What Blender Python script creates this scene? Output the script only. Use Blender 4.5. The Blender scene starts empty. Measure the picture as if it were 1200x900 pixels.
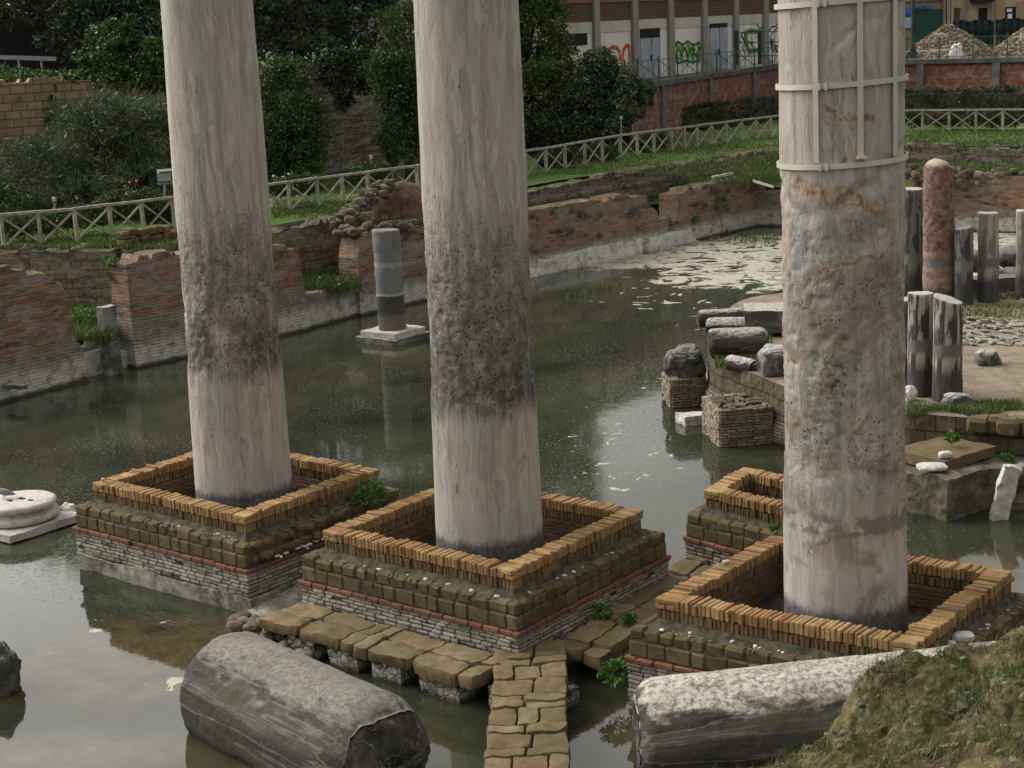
import bpy, bmesh, math, random
import numpy as np
from mathutils import Vector, Matrix
random.seed(7); RNG = np.random.default_rng(7)
C = bpy.context.scene.collection
S = bpy.context.scene

# ------------------------------------------------------------------ camera
FPX = 1868.18; PITCH = math.radians(12.6529); ROLL = math.radians(-2.7087); HC = 8.2
_cp, _sp = math.cos(PITCH), math.sin(PITCH)
CF = np.array([0, _cp, -_sp]); _r = np.array([1., 0, 0]); _u = np.array([0, _sp, _cp])
_c, _s = math.cos(ROLL), math.sin(ROLL)
CR = _c*_r + _s*_u; CU = -_s*_r + _c*_u
cam = bpy.data.objects.new('camera', bpy.data.cameras.new('camera')); C.objects.link(cam)
cam.data.sensor_width = 36; cam.data.lens = 36*FPX/1200
cam.data.clip_end = 2000; cam.data.clip_start = 0.1
cam.matrix_world = Matrix(((CR[0], CU[0], -CF[0], 0), (CR[1], CU[1], -CF[1], 0), (CR[2], CU[2], -CF[2], HC), (0, 0, 0, 1)))
S.camera = cam
# ------------------------------------------------------------------ sky, sun, exposure
SUN_EL, SUN_AZ = math.radians(41), math.radians(302)      # azimuth clockwise from +Y
w = bpy.data.worlds.new('World'); S.world = w; w.use_nodes = True
nt = w.node_tree; nt.nodes.clear()
_o = nt.nodes.new('ShaderNodeOutputWorld'); _b = nt.nodes.new('ShaderNodeBackground')
_sk = nt.nodes.new('ShaderNodeTexSky'); _sk.sky_type = 'NISHITA'; _sk.sun_disc = False
_sk.sun_elevation = SUN_EL; _sk.sun_rotation = SUN_AZ; _sk.air_density = 1.6; _sk.dust_density = 6.0
_h = nt.nodes.new('ShaderNodeHueSaturation'); _h.inputs['Saturation'].default_value = 0.05
_tc = nt.nodes.new('ShaderNodeTexCoord'); _mp = nt.nodes.new('ShaderNodeMapping'); _mp.inputs['Scale'].default_value = (1, 1, 2.6)
_no = nt.nodes.new('ShaderNodeTexNoise'); _no.inputs['Scale'].default_value = 3.2; _no.inputs['Detail'].default_value = 5
_cr = nt.nodes.new('ShaderNodeMapRange'); _cr.inputs['From Min'].default_value = .35; _cr.inputs['From Max'].default_value = .68
_cr.inputs['To Min'].default_value = 1.1; _cr.inputs['To Max'].default_value = 1.9
_mx = nt.nodes.new('ShaderNodeVectorMath'); _mx.operation = 'SCALE'
L_ = nt.links.new
L_(_tc.outputs['Generated'], _mp.inputs[0]); L_(_mp.outputs[0], _no.inputs['Vector']); L_(_no.outputs[0], _cr.inputs['Value'])
_wm = nt.nodes.new('ShaderNodeVectorMath'); _wm.operation = 'MULTIPLY'; _wm.inputs[1].default_value = (1.0, .985, .95)
L_(_sk.outputs[0], _h.inputs['Color']); L_(_h.outputs[0], _wm.inputs[0]); L_(_wm.outputs[0], _mx.inputs[0]); L_(_cr.outputs[0], _mx.inputs['Scale'])
L_(_mx.outputs[0], _b.inputs[0]); _b.inputs[1].default_value = 0.15; L_(_b.outputs[0], _o.inputs[0])
sun = bpy.data.objects.new('sun', bpy.data.lights.new('sun', 'SUN')); C.objects.link(sun)
sun.data.energy = 0.5; sun.data.angle = math.radians(40); sun.data.color = (1, .96, .90)
_d = Vector((math.sin(SUN_AZ)*math.cos(SUN_EL), math.cos(SUN_AZ)*math.cos(SUN_EL), math.sin(SUN_EL)))
sun.rotation_euler = _d.to_track_quat('Z', 'Y').to_euler()
S.view_settings.view_transform = 'Standard'; S.view_settings.look = 'None'
S.view_settings.gamma = 1; S.view_settings.use_curve_mapping = False
S.view_settings.exposure = 0.27

# ------------------------------------------------------------------ picture -> place helpers (photo measured at 1200x900)
def ray(x, y): return CF + CR*(x-600)/FPX - CU*(y-450)/FPX
def W(x, y, z=0.):
    d = ray(x, y); t = (z-HC)/d[2]; return np.array([d[0]*t, d[1]*t, z])
def AT(x, y, Y):
    d = ray(x, y); p = d*(Y/d[1]); return np.array([p[0], p[1], p[2]+HC])
def PX(p):
    q = np.array([p[0], p[1], p[2]-HC]); k = q@CF; return 600+FPX*(q@CR)/k, 450-FPX*(q@CU)/k
def on_plane(p0, p1, x, y):
    d = ray(x, y); n = np.array([-(p1-p0)[1], (p1-p0)[0]]); t = (n@p0[:2])/(n@d[:2]); q = d*t
    return np.array([q[0], q[1], q[2]+HC])

# ------------------------------------------------------------------ noise (numpy value noise)
def _hash(i, j, k, s):
    h = (i*374761393 + j*668265263 + k*2147483647 + s*974634777) & 0xffffffff
    h = ((h ^ (h >> 13))*1274126177) & 0xffffffff
    return ((h ^ (h >> 16)) & 0xffff)/65535.
def vnoise(P, s=0):
    P = np.asarray(P, float); I = np.floor(P).astype(np.int64); f = P-I; f = f*f*(3-2*f)
    r = 0
    for a in (0, 1):
        for b in (0, 1):
            for c in (0, 1):
                wgt = (f[:, 0] if a else 1-f[:, 0])*(f[:, 1] if b else 1-f[:, 1])*(f[:, 2] if c else 1-f[:, 2])
                r = r + wgt*_hash(I[:, 0]+a, I[:, 1]+b, I[:, 2]+c, s)
    return r*2-1
def fbm(P, scale=1., octv=4, s=0, gain=.5):
    P = np.asarray(P, float)*scale; r = 0; a = 1.; t = 0
    for o in range(octv):
        r = r+a*vnoise(P+o*17.3, s+o); t += a; a *= gain; P = P*2.03
    return r/t
def sstep(a, b, x):
    t = np.clip((x-a)/(b-a), 0, 1); return t*t*(3-2*t)

# ------------------------------------------------------------------ mesh helpers
class MB:
    def __init__(s): s.v = []; s.f = []; s.n = 0
    def add(s, V, F):
        V = np.asarray(V, float); s.v.append(V); s.f += [tuple(i+s.n for i in q) for q in F]; s.n += len(V)
    def verts(s): return np.concatenate(s.v) if s.v else np.zeros((0, 3))
    def build(s, name, mat, parent=None, smooth=False, org=(0, 0, 0), disp=None):
        V = s.verts()
        if disp: V = disp(V)
        me = bpy.data.meshes.new(name); me.from_pydata((V-np.array(org)).tolist(), [], s.f)
        if smooth: me.polygons.foreach_set('use_smooth', [True]*len(me.polygons))
        me.materials.append(mat); me.update()
        o = bpy.data.objects.new(name, me); C.objects.link(o)
        if parent: o.parent = parent
        else: o.location = org
        return o
_bm = bmesh.new()
_T = []
for sx in (-1, 1):
    for sy in (-1, 1):
        for sz in (-1, 1):
            for k in range(3): _T.append((sx, sy, sz, k))
for (sx, sy, sz, k) in _T:
    v = [sx*.8, sy*.8, sz*.8]; v[k] = (sx, sy, sz)[k]; _bm.verts.new(v)
_bm.verts.ensure_lookup_table(); _bm.verts.index_update()
bmesh.ops.convex_hull(_bm, input=_bm.verts)
bmesh.ops.recalc_face_normals(_bm, faces=_bm.faces)
RB_F = [tuple(v.index for v in f.verts) for f in _bm.faces]; _bm.free()
RB_S = np.array([t[:3] for t in _T], float); RB_K = np.eye(3)[[t[3] for t in _T]]
BX_V = np.array([(x, y, z) for x in (-1, 1) for y in (-1, 1) for z in (-1, 1)], float)
BX_F = [(0, 1, 3, 2), (4, 6, 7, 5), (0, 4, 5, 1), (2, 3, 7, 6), (0, 2, 6, 4), (1, 5, 7, 3)]
def rbox(mb, c, size, ax=None, ay=None, bev=.01, jit=0., az=None):
    h = np.array(size)/2; b = min(bev, h.min()*.9)
    V = RB_S*(h - b*(1-RB_K))
    if jit: V = V+RNG.uniform(-jit, jit, V.shape)
    ax = np.array([1., 0, 0]) if ax is None else ax; ay = np.array([0, 1., 0]) if ay is None else ay
    az = np.array([0, 0, 1.]) if az is None else az
    mb.add(np.array(c)+V[:, :1]*ax+V[:, 1:2]*ay+V[:, 2:]*az, RB_F)
def bx(mb, c, size, ax=None, ay=None, az=None):
    V = BX_V*np.array(size)/2
    ax = np.array([1., 0, 0]) if ax is None else ax; ay = np.array([0, 1., 0]) if ay is None else ay
    az = np.array([0, 0, 1.]) if az is None else az
    mb.add(np.array(c)+V[:, :1]*ax+V[:, 1:2]*ay+V[:, 2:]*az, BX_F)
def d3(a): return np.array([math.cos(a), math.sin(a), 0.])
def unit(v): v = np.asarray(v, float); return v/np.linalg.norm(v)
def beam(mb, p0, p1, w_, h_, up=(0, 0, 1)):
    p0 = np.array(p0, float); p1 = np.array(p1, float); d = p1-p0; L = np.linalg.norm(d); d /= L
    s = np.cross(d, up); s = unit(s); u = np.cross(s, d)
    bx(mb, (p0+p1)/2, (L, w_, h_), d, s, u)
def tube(mb, pts, rad, n=8, cap=True):
    pts = np.array(pts, float); m = len(pts); rad = np.broadcast_to(rad, (m,))
    V = []; d = np.gradient(pts, axis=0)
    ref = np.array([0, 0, 1.]) if abs(unit(pts[-1]-pts[0])[2]) < .9 else np.array([1., 0, 0])
    for i in range(m):
        t = unit(d[i]); a = unit(np.cross(t, ref)); b = np.cross(t, a)
        for k in range(n):
            q = 2*math.pi*k/n; V.append(pts[i]+rad[i]*(a*math.cos(q)+b*math.sin(q)))
    F = [(i*n+k, i*n+(k+1) % n, (i+1)*n+(k+1) % n, (i+1)*n+k) for i in range(m-1) for k in range(n)]
    if cap: F += [tuple(range(n-1, -1, -1)), tuple((m-1)*n+k for k in range(n))]
    mb.add(V, F)
def gridbox(mb, c, size, seg, ax=None, ay=None, az=None):
    """box with subdivided faces, for noise displacement"""
    ax = np.array([1., 0, 0]) if ax is None else ax; ay = np.array([0, 1., 0]) if ay is None else ay
    az = np.array([0, 0, 1.]) if az is None else az
    A = [ax, ay, az]; n = [max(1, int(round(size[i]/seg))) for i in range(3)]
    for k in range(3):
        i, j = [(1, 2), (2, 0), (0, 1)][k]
        for s in (-1, 1):
            u = np.linspace(-.5, .5, n[i]+1); v = np.linspace(-.5, .5, n[j]+1); U, V_ = np.meshgrid(u, v, indexing='ij')
            Pt = np.array(c)+(U.ravel()*size[i])[:, None]*A[i]+(V_.ravel()*size[j])[:, None]*A[j]+s*.5*size[k]*A[k]
            m = n[j]+1; F = []
            for a in range(n[i]):
                for b in range(n[j]):
                    q = (a*m+b, (a+1)*m+b, (a+1)*m+b+1, a*m+b+1); F.append(q if s > 0 else q[::-1])
            mb.add(Pt, F)
def rough(amp, scale, octv=4, seed=0):
    def f(V):
        d = np.stack([fbm(V, scale, octv, seed+k*31) for k in range(3)], 1); return V+d*amp
    return f
_ico = bmesh.new(); bmesh.ops.create_icosphere(_ico, subdivisions=2, radius=1)
ICO_V = np.array([v.co[:] for v in _ico.verts]); ICO_F = [tuple(v.index for v in f.verts) for f in _ico.faces]; _ico.free()
_ico = bmesh.new(); bmesh.ops.create_icosphere(_ico, subdivisions=4, radius=1)
IC4_V = np.array([v.co[:] for v in _ico.verts]); IC4_F = [tuple(v.index for v in f.verts) for f in _ico.faces]; _ico.free()
def rock(mb, c, r, amp=.35, seed=0, big=False, blocky=0.):
    V = IC4_V if big else ICO_V
    if blocky: V = np.sign(V)*np.abs(V)**(1-blocky)
    k = 1+amp*fbm(V*1.0+seed*3.1, 1.3, 4, seed)
    mb.add(np.array(c)+V*k[:, None]*np.array(r), IC4_F if big else ICO_F)
def sheet(name, poly, z, mat, kind='structure', seg=0, noise=None, parent=None):
    """flat polygon (list of xy), optionally gridded"""
    bm = bmesh.new(); vs = [bm.verts.new((p[0], p[1], z)) for p in poly]; bm.faces.new(vs)
    if bm.faces[:][0].normal.z < 0: bmesh.ops.reverse_faces(bm, faces=bm.faces[:])
    if seg:
        xs = [p[0] for p in poly]; ys = [p[1] for p in poly]
        for ax, lo, hi in ((0, min(xs), max(xs)), (1, min(ys), max(ys))):
            t = lo+seg
            while t < hi:
                no = (1, 0, 0) if ax == 0 else (0, 1, 0); co = (t, 0, 0) if ax == 0 else (0, t, 0)
                bmesh.ops.bisect_plane(bm, geom=bm.verts[:]+bm.edges[:]+bm.faces[:], plane_co=co, plane_no=no); t += seg
        if noise:
            for v in bm.verts: v.co.z += noise(v.co.x, v.co.y)
    me = bpy.data.meshes.new(name); bm.to_mesh(me); bm.free(); me.materials.append(mat)
    me.polygons.foreach_set('use_smooth', [True]*len(me.polygons))
    o = bpy.data.objects.new(name, me); C.objects.link(o)
    if kind: o['kind'] = kind
    return o
def thing(name, label, cat, loc=(0, 0, 0), group=None):
    o = bpy.data.objects.new(name, None); C.objects.link(o); o.location = loc; o.empty_display_size = .3
    o['label'] = label; o['category'] = cat
    if group: o['group'] = group
    o['kind'] = 'thing'
    return o
def tag(o, label, cat, group=None):
    o['label'] = label; o['category'] = cat; o['kind'] = 'thing'
    if group: o['group'] = group
    return o
def stuff(o): o['kind'] = 'stuff'; return o

# ------------------------------------------------------------------ materials
class NB:
    def __init__(s, name):
        s.m = bpy.data.materials.new(name); s.m.use_nodes = True; s.t = s.m.node_tree; s.t.nodes.clear()
        s.out = s.t.nodes.new('ShaderNodeOutputMaterial'); s.p = s.t.nodes.new('ShaderNodeBsdfPrincipled')
        s.t.links.new(s.p.outputs[0], s.out.inputs[0]); s.tc = s.t.nodes.new('ShaderNodeTexCoord'); s.obj = s.tc.outputs['Object']
        s.geo = s.t.nodes.new('ShaderNodeNewGeometry')
    def N(s, t): return s.t.nodes.new(t)
    def put(s, sock, v):
        if isinstance(v, bpy.types.NodeSocket): s.t.links.new(v, sock)
        elif isinstance(v, tuple) and len(v) == 3 and sock.type == 'RGBA': sock.default_value = (*v, 1)
        else: sock.default_value = v
    def mapv(s, v, scale=(1, 1, 1), loc=(0, 0, 0)):
        n = s.N('ShaderNodeMapping'); s.put(n.inputs[0], v); n.inputs['Scale'].default_value = scale; n.inputs['Location'].default_value = loc; return n.outputs[0]
    def noise(s, v, sc, det=4, dist=0., rough_=.55, col=False):
        n = s.N('ShaderNodeTexNoise'); s.put(n.inputs['Vector'], v); s.put(n.inputs['Scale'], sc); n.inputs['Detail'].default_value = det
        n.inputs['Distortion'].default_value = dist; n.inputs['Roughness'].default_value = rough_; return n.outputs[1 if col else 0]
    def voro(s, v, sc, feat='F1', out=0):
        n = s.N('ShaderNodeTexVoronoi'); n.feature = feat; s.put(n.inputs['Vector'], v); s.put(n.inputs['Scale'], sc); return n.outputs[out]
    def ma(s, op, a, b=0., c=None, clamp=False):
        n = s.N('ShaderNodeMath'); n.operation = op; n.use_clamp = clamp; s.put(n.inputs[0], a); s.put(n.inputs[1], b)
        if c is not None: s.put(n.inputs[2], c)
        return n.outputs[0]
    def mr(s, v, a, b, c=0., d=1.):
        n = s.N('ShaderNodeMapRange'); n.interpolation_type = 'SMOOTHSTEP'; s.put(n.inputs[0], v)
        for i, q in enumerate((a, b, c, d)): s.put(n.inputs[i+1], q)
        return n.outputs[0]
    def mix(s, f, a, b, mode='MIX'):
        n = s.N('ShaderNodeMix'); n.data_type = 'RGBA'; n.blend_type = mode; s.put(n.inputs[0], f); s.put(n.inputs[6], a); s.put(n.inputs[7], b); return n.outputs[2]
    def ramp(s, f, stops):
        n = s.N('ShaderNodeValToRGB'); s.put(n.inputs[0], f); e = n.color_ramp.elements
        while len(e) < len(stops): e.new(.5)
        for k, (p, c) in enumerate(stops): e[k].position = p; e[k].color = (*c, 1)
        return n.outputs[0]
    def sep(s, v): n = s.N('ShaderNodeSeparateXYZ'); s.put(n.inputs[0], v); return n.outputs
    def comb(s, x, y, z):
        n = s.N('ShaderNodeCombineXYZ'); s.put(n.inputs[0], x); s.put(n.inputs[1], y); s.put(n.inputs[2], z); return n.outputs[0]
    def bump(s, h, st=.5, dist=.02, nrm=None):
        n = s.N('ShaderNodeBump'); s.put(n.inputs['Height'], h); n.inputs['Strength'].default_value = st; n.inputs['Distance'].default_value = dist
        if nrm: s.put(n.inputs['Normal'], nrm)
        return n.outputs[0]
    def done(s, col, rough_=.85, nrm=None, metal=0., spec=.3):
        s.put(s.p.inputs['Base Color'], col); s.put(s.p.inputs['Roughness'], rough_); s.p.inputs['Metallic'].default_value = metal
        s.p.inputs['Specular IOR Level'].default_value = spec
        if nrm is not None: s.put(s.p.inputs['Normal'], nrm)
        return s.m
    @property
    def rnd(s): return s.geo.outputs['Random Per Island']
    def up(s, a=.5, b=.9): return s.mr(s.sep(s.geo.outputs['Normal'])[2], a, b)

def m_plain(name, col, var=.25, sc=6., rough_=.8, metal=0., bump=.2):
    b = NB(name); n = b.noise(b.obj, sc, 5)
    c = b.mix(b.mr(n, .3, .7), tuple(x*(1-var) for x in col), tuple(min(1, x*(1+var)) for x in col))
    return b.done(c, rough_, b.bump(b.noise(b.obj, sc*4, 4), bump, .01), metal)

def m_marble(name, kind):
    """tall cipollino shaft; object z = height above the pedestal floor"""
    b = NB(name); o = b.obj; x, y, z = b.sep(o)
    wob = b.noise(b.mapv(o, (1.2, 1.2, .5)), 1.2, 3, 0, .5, True)
    dv = b.N('ShaderNodeVectorMath'); dv.operation = 'MULTIPLY_ADD'; b.put(dv.inputs[0], wob); dv.inputs[1].default_value = (.5, .5, .9) if kind < 3 else (.8, .8, 1.5); b.put(dv.inputs[2], o); ow = dv.outputs[0]
    st = b.noise(b.mapv(ow, (5, 5, .42)), 1.6, 7, .6, .62)
    c = b.ramp(st, [(.22, (.16, .15, .132)), (.4, (.275, .252, .215)), (.52, (.36, .325, .275)), (.66, (.44, .40, .345)), (.8, (.52, .485, .43))])
    st2 = b.noise(b.mapv(ow, (16, 16, .9), (3, 1, 0)), 1.4, 4, 1.0)
    c = b.mix(b.mr(st2, .5, .72, 0, .55), c, (.25, .25, .245))
    big = b.noise(b.mapv(ow, (1.3, 1.3, .35), (7, 2, 1)), 1.3, 3)
    c = b.mix(b.mr(big, .48, .7, 0, .65), c, (.42, .325, .25) if kind != 2 else (.40, .35, .29))
    c = b.mix(b.mr(b.noise(b.mapv(ow, (2, 2, .5), (1, 5, 9)), 1.5, 4), .56, .72, 0, .6), c, (.26, .29, .285))
    gr = b.noise(b.mapv(o, (1, 1, .35)), 38, 5, 0, .75); c = b.mix(b.mr(gr, .54, .72, 0, .55), c, b.mix(.55, c, (.06, .055, .05))); c = b.mix(b.mr(gr, .28, .44, .4, 0), c, (.55, .51, .46))
    crk = b.ma('ABSOLUTE', b.ma('SUBTRACT', b.noise(b.mapv(ow, (3.5, 3.5, .55), (11, 4, 2)), 1.3, 5, .8), .5)); c = b.mix(b.ma('MULTIPLY', b.mr(crk, .0, .012, 1, 0), b.mr(b.noise(o, 1.6, 3), .45, .6)), c, (.10, .09, .078))
    # thin contour veins
    wv = b.ma('FRACT', b.ma('MULTIPLY', b.noise(b.mapv(ow, (2.3, 2.3, .32)), 1.1, 2), 14.))
    vein = b.ma('SUBTRACT', 1., b.mr(b.ma('ABSOLUTE', b.ma('SUBTRACT', wv, .5)), .0, .13), clamp=True)
    vein = b.ma('MULTIPLY', vein, b.mr(b.noise(o, 1.1, 2, 0), .48, .62))
    c = b.mix(b.ma('MULTIPLY', vein, .5 if kind < 3 else .25), c, (.2, .185, .165))
    # zone eaten by marine borers
    en = b.ma('MULTIPLY', b.ma('SUBTRACT', b.noise(b.mapv(o, (1.6, 1.6, .9)), 1.5, 5), .5), {1: 1.9, 2: 1.5, 3: 1.7}[kind])
    en2 = b.ma('MULTIPLY', b.ma('SUBTRACT', b.noise(b.mapv(o, (9, 9, .9)), 1.5, 5), .5), 1.9)
    zz = b.ma('ADD', z, b.ma('ADD', en, en2))
    lo, hi = {1: (2.15, 4.8), 2: (2.1, 4.9), 3: (1.6, 5.3)}[kind]
    zlow = b.ma('ADD', z, b.ma('ADD', b.ma('MULTIPLY', en, .25), b.ma('MULTIPLY', en2, .35)))
    zone = b.ma('MULTIPLY', b.mr(zlow, lo-.12, lo+.28), b.mr(zz, hi-.9, hi+.5, 1, 0))
    fine = b.noise(b.mapv(o, (1, 1, .6)), 9., 6, .3, .7)
    grime = b.ramp(fine, [(.3, (.028, .025, .021)), (.44, (.075, .065, .053)), (.55, (.13, .113, .094)), (.7, (.29, .26, .22))])
    dens = b.mr(zz, lo, hi, {1: 1., 2: 1., 3: .5}[kind], {1: .5, 2: .55, 3: .5}[kind])
    patch = b.mr(b.noise(b.mapv(o, (1.2, 1.2, .8), (4, 4, 4)), 1.6, 5), {1: .34, 2: .26, 3: .42}[kind], {1: .52, 2: .46, 3: .60}[kind])
    c = b.mix(b.ma('MULTIPLY', b.ma('MULTIPLY', zone, dens), patch), c, grime)
    hv = b.voro(b.mapv(o, (1, 1, .75)), 22.); hm = b.ma('MULTIPLY', b.mr(hv, .14, .30, 1, 0), b.mr(b.noise(o, 3.5, 2), .42, .54)); hm = b.ma('MAXIMUM', hm, b.ma('MULTIPLY', b.mr(b.voro(b.mapv(o, (1, 1, .6), (3, 3, 3)), 48.), .16, .34, .9, 0), b.mr(b.noise(b.mapv(o, (1, 1, 1), (6, 6, 6)), 2.6, 3), .44, .56)))
    hm = b.ma('MULTIPLY', hm, zone if kind < 3 else b.ma('MULTIPLY', zone, b.mr(b.noise(b.mapv(o, (1, 1, 1), (1, 7, 3)), 1.5, 3), .47, .56)))
    c = b.mix(hm, c, (.03, .026, .022))
    # bare pale zone below, with a faint horizontal band; wet black foot
    foot = b.ma('ADD', z, b.ma('MULTIPLY', b.ma('SUBTRACT', b.noise(b.mapv(o, (3, 3, 1.5)), 2., 6, 0, .7), .5), .35))
    c = b.mix(b.mr(foot, .95, 1.05, .25, 0), c, (.40, .38, .35))
    c = b.mix(b.mr(foot, .30, .46, .93, 0), c, b.ramp(b.noise(o, 14, 4), [(.35, (.04, .04, .04)), (.65, (.12, .117, .112))]))
    if kind == 3:
        c = b.mix(b.ma('MULTIPLY', b.ma('MULTIPLY', b.mr(z, 1.28, 1.36, 0, .85), b.mr(z, 1.52, 1.62, 1, 0)), b.mr(b.noise(b.mapv(o, (1, 1, 1.4)), 3.2, 5, 0, .65), .42, .52)), c, (.13, .115, .10))
        front = b.mr(y, -.2, 0., 1, 0)
        dx = b.ma('DIVIDE', b.ma('ADD', x, .30), .27); dz = b.ma('DIVIDE', b.ma('SUBTRACT', z, 3.2), .62)
        rd = b.ma('ADD', b.ma('SQRT', b.ma('ADD', b.ma('MULTIPLY', dx, dx), b.ma('MULTIPLY', dz, dz))), b.ma('MULTIPLY', b.ma('SUBTRACT', b.noise(o, 2.6, 6, .6, .7), .5), 1.1))
        ins = b.ma('MULTIPLY', b.mr(rd, .95, 1.15, 1, 0), front)
        rng_ = b.mr(b.ma('ABSOLUTE', b.ma('SUBTRACT', b.ma('FRACT', b.ma('MULTIPLY', rd, 3.6)), .5)), .0, .2, 1, 0)
        c = b.mix(b.ma('MULTIPLY', ins, .85), c, b.ramp(b.noise(o, 8, 6, 0, .7), [(.35, (.13, .125, .10)), (.5, (.25, .25, .205)), (.7, (.34, .335, .28))]))
        c = b.mix(b.ma('MULTIPLY', b.ma('MULTIPLY', rng_, b.mr(rd, 1.1, 1.5, .5, 0)), b.ma('MULTIPLY', front, b.mr(b.noise(o, 5, 4), .42, .58))), c, (.12, .10, .08))
        c = b.mix(b.ma('MULTIPLY', b.ma('MULTIPLY', b.mr(rd, .5, .6, 1, 0), front), b.mr(b.noise(o, 15, 4, 0, .7), .5, .56, 0, .85)), c, (.06, .053, .045))
        for (z0_, sl, x0_, x1_, hw) in ((5.22, -.35, -.72, .38, .10), (6.12, -.22, -.42, .22, .045), (4.55, .3, -.6, .4, .03)):
            sc = b.ma('ABSOLUTE', b.ma('ADD', b.ma('SUBTRACT', b.ma('SUBTRACT', z, z0_), b.ma('MULTIPLY', x, sl)), b.ma('MULTIPLY', b.ma('SUBTRACT', b.noise(o, 2.6, 6, 0, .65), .5), .42)))
            sm = b.ma('MULTIPLY', b.ma('MULTIPLY', b.mr(sc, hw*.6, hw*1.2, 1, 0), front), b.ma('MULTIPLY', b.mr(x, x0_, x0_+.1), b.mr(x, x1_-.1, x1_, 1, 0)))
            c = b.mix(sm, c, b.ramp(b.noise(o, 10, 6, 0, .75), [(.36, (.05, .035, .025)), (.46, (.24, .16, .10)), (.6, (.42, .32, .23))]))
        c = b.mix(b.ma('MULTIPLY', b.mr(b.noise(o, 1.7, 5, 1.2), .52, .66), b.mr(z, 4.9, 5.6, .7, .1)), c, (.19, .135, .095))
    stain = b.mr(b.noise(b.mapv(o, (9, 9, .35), (2, 2, 2)), 1.6, 5), .56, .74, 0, .5)
    c = b.mix(stain, c, (.13, .12, .105))
    hgt = b.ma('ADD', b.ma('MULTIPLY', st2, .35), b.ma('MULTIPLY', b.ma('MULTIPLY', fine, zone), 1.6))
    hgt = b.ma('SUBTRACT', hgt, b.ma('MULTIPLY', hm, 1.2)); hgt = b.ma('SUBTRACT', hgt, b.ma('MULTIPLY', vein, .25))
    hgt = b.ma('ADD', hgt, b.ma('MULTIPLY', b.noise(o, 26, 5), .22))
    return b.done(c, .72, b.bump(hgt, .75, .022))

def m_bricks(name, stops, moss=.3, wear=.5, mosscol=(.06, .062, .025), bump_=.6, grime=(.05, .045, .035)):
    """separate modelled bricks or blocks: colour per brick"""
    b = NB(name); c = b.ramp(b.rnd, stops)
    n = b.noise(b.obj, 9, 6, 0, .65); c = b.mix(b.mr(n, .35, .75, 0, wear), c, b.mix(.55, c, grime))
    c = b.mix(b.mr(b.noise(b.mapv(b.obj, (1, 1, 1), (9, 9, 9)), 1.3, 3), .4, .6, 0, .5), c, b.mix(.5, c, (.03, .022, .012)))
    n2 = b.noise(b.obj, 2.1, 6, 0, .7)
    mk = b.ma('MULTIPLY', b.mr(n2, .42, .62), moss)
    c = b.mix(mk, c, mosscol)
    c = b.mix(b.mr(b.noise(b.obj, 40, 3), .62, .75, 0, .35), c, (.42, .36, .27))
    return b.done(c, .92, b.bump(b.ma('ADD', b.noise(b.obj, 30, 5, 0, .7), b.ma('MULTIPLY', b.noise(b.obj, 8, 3), .8)), bump_, .012), spec=.2)

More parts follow.
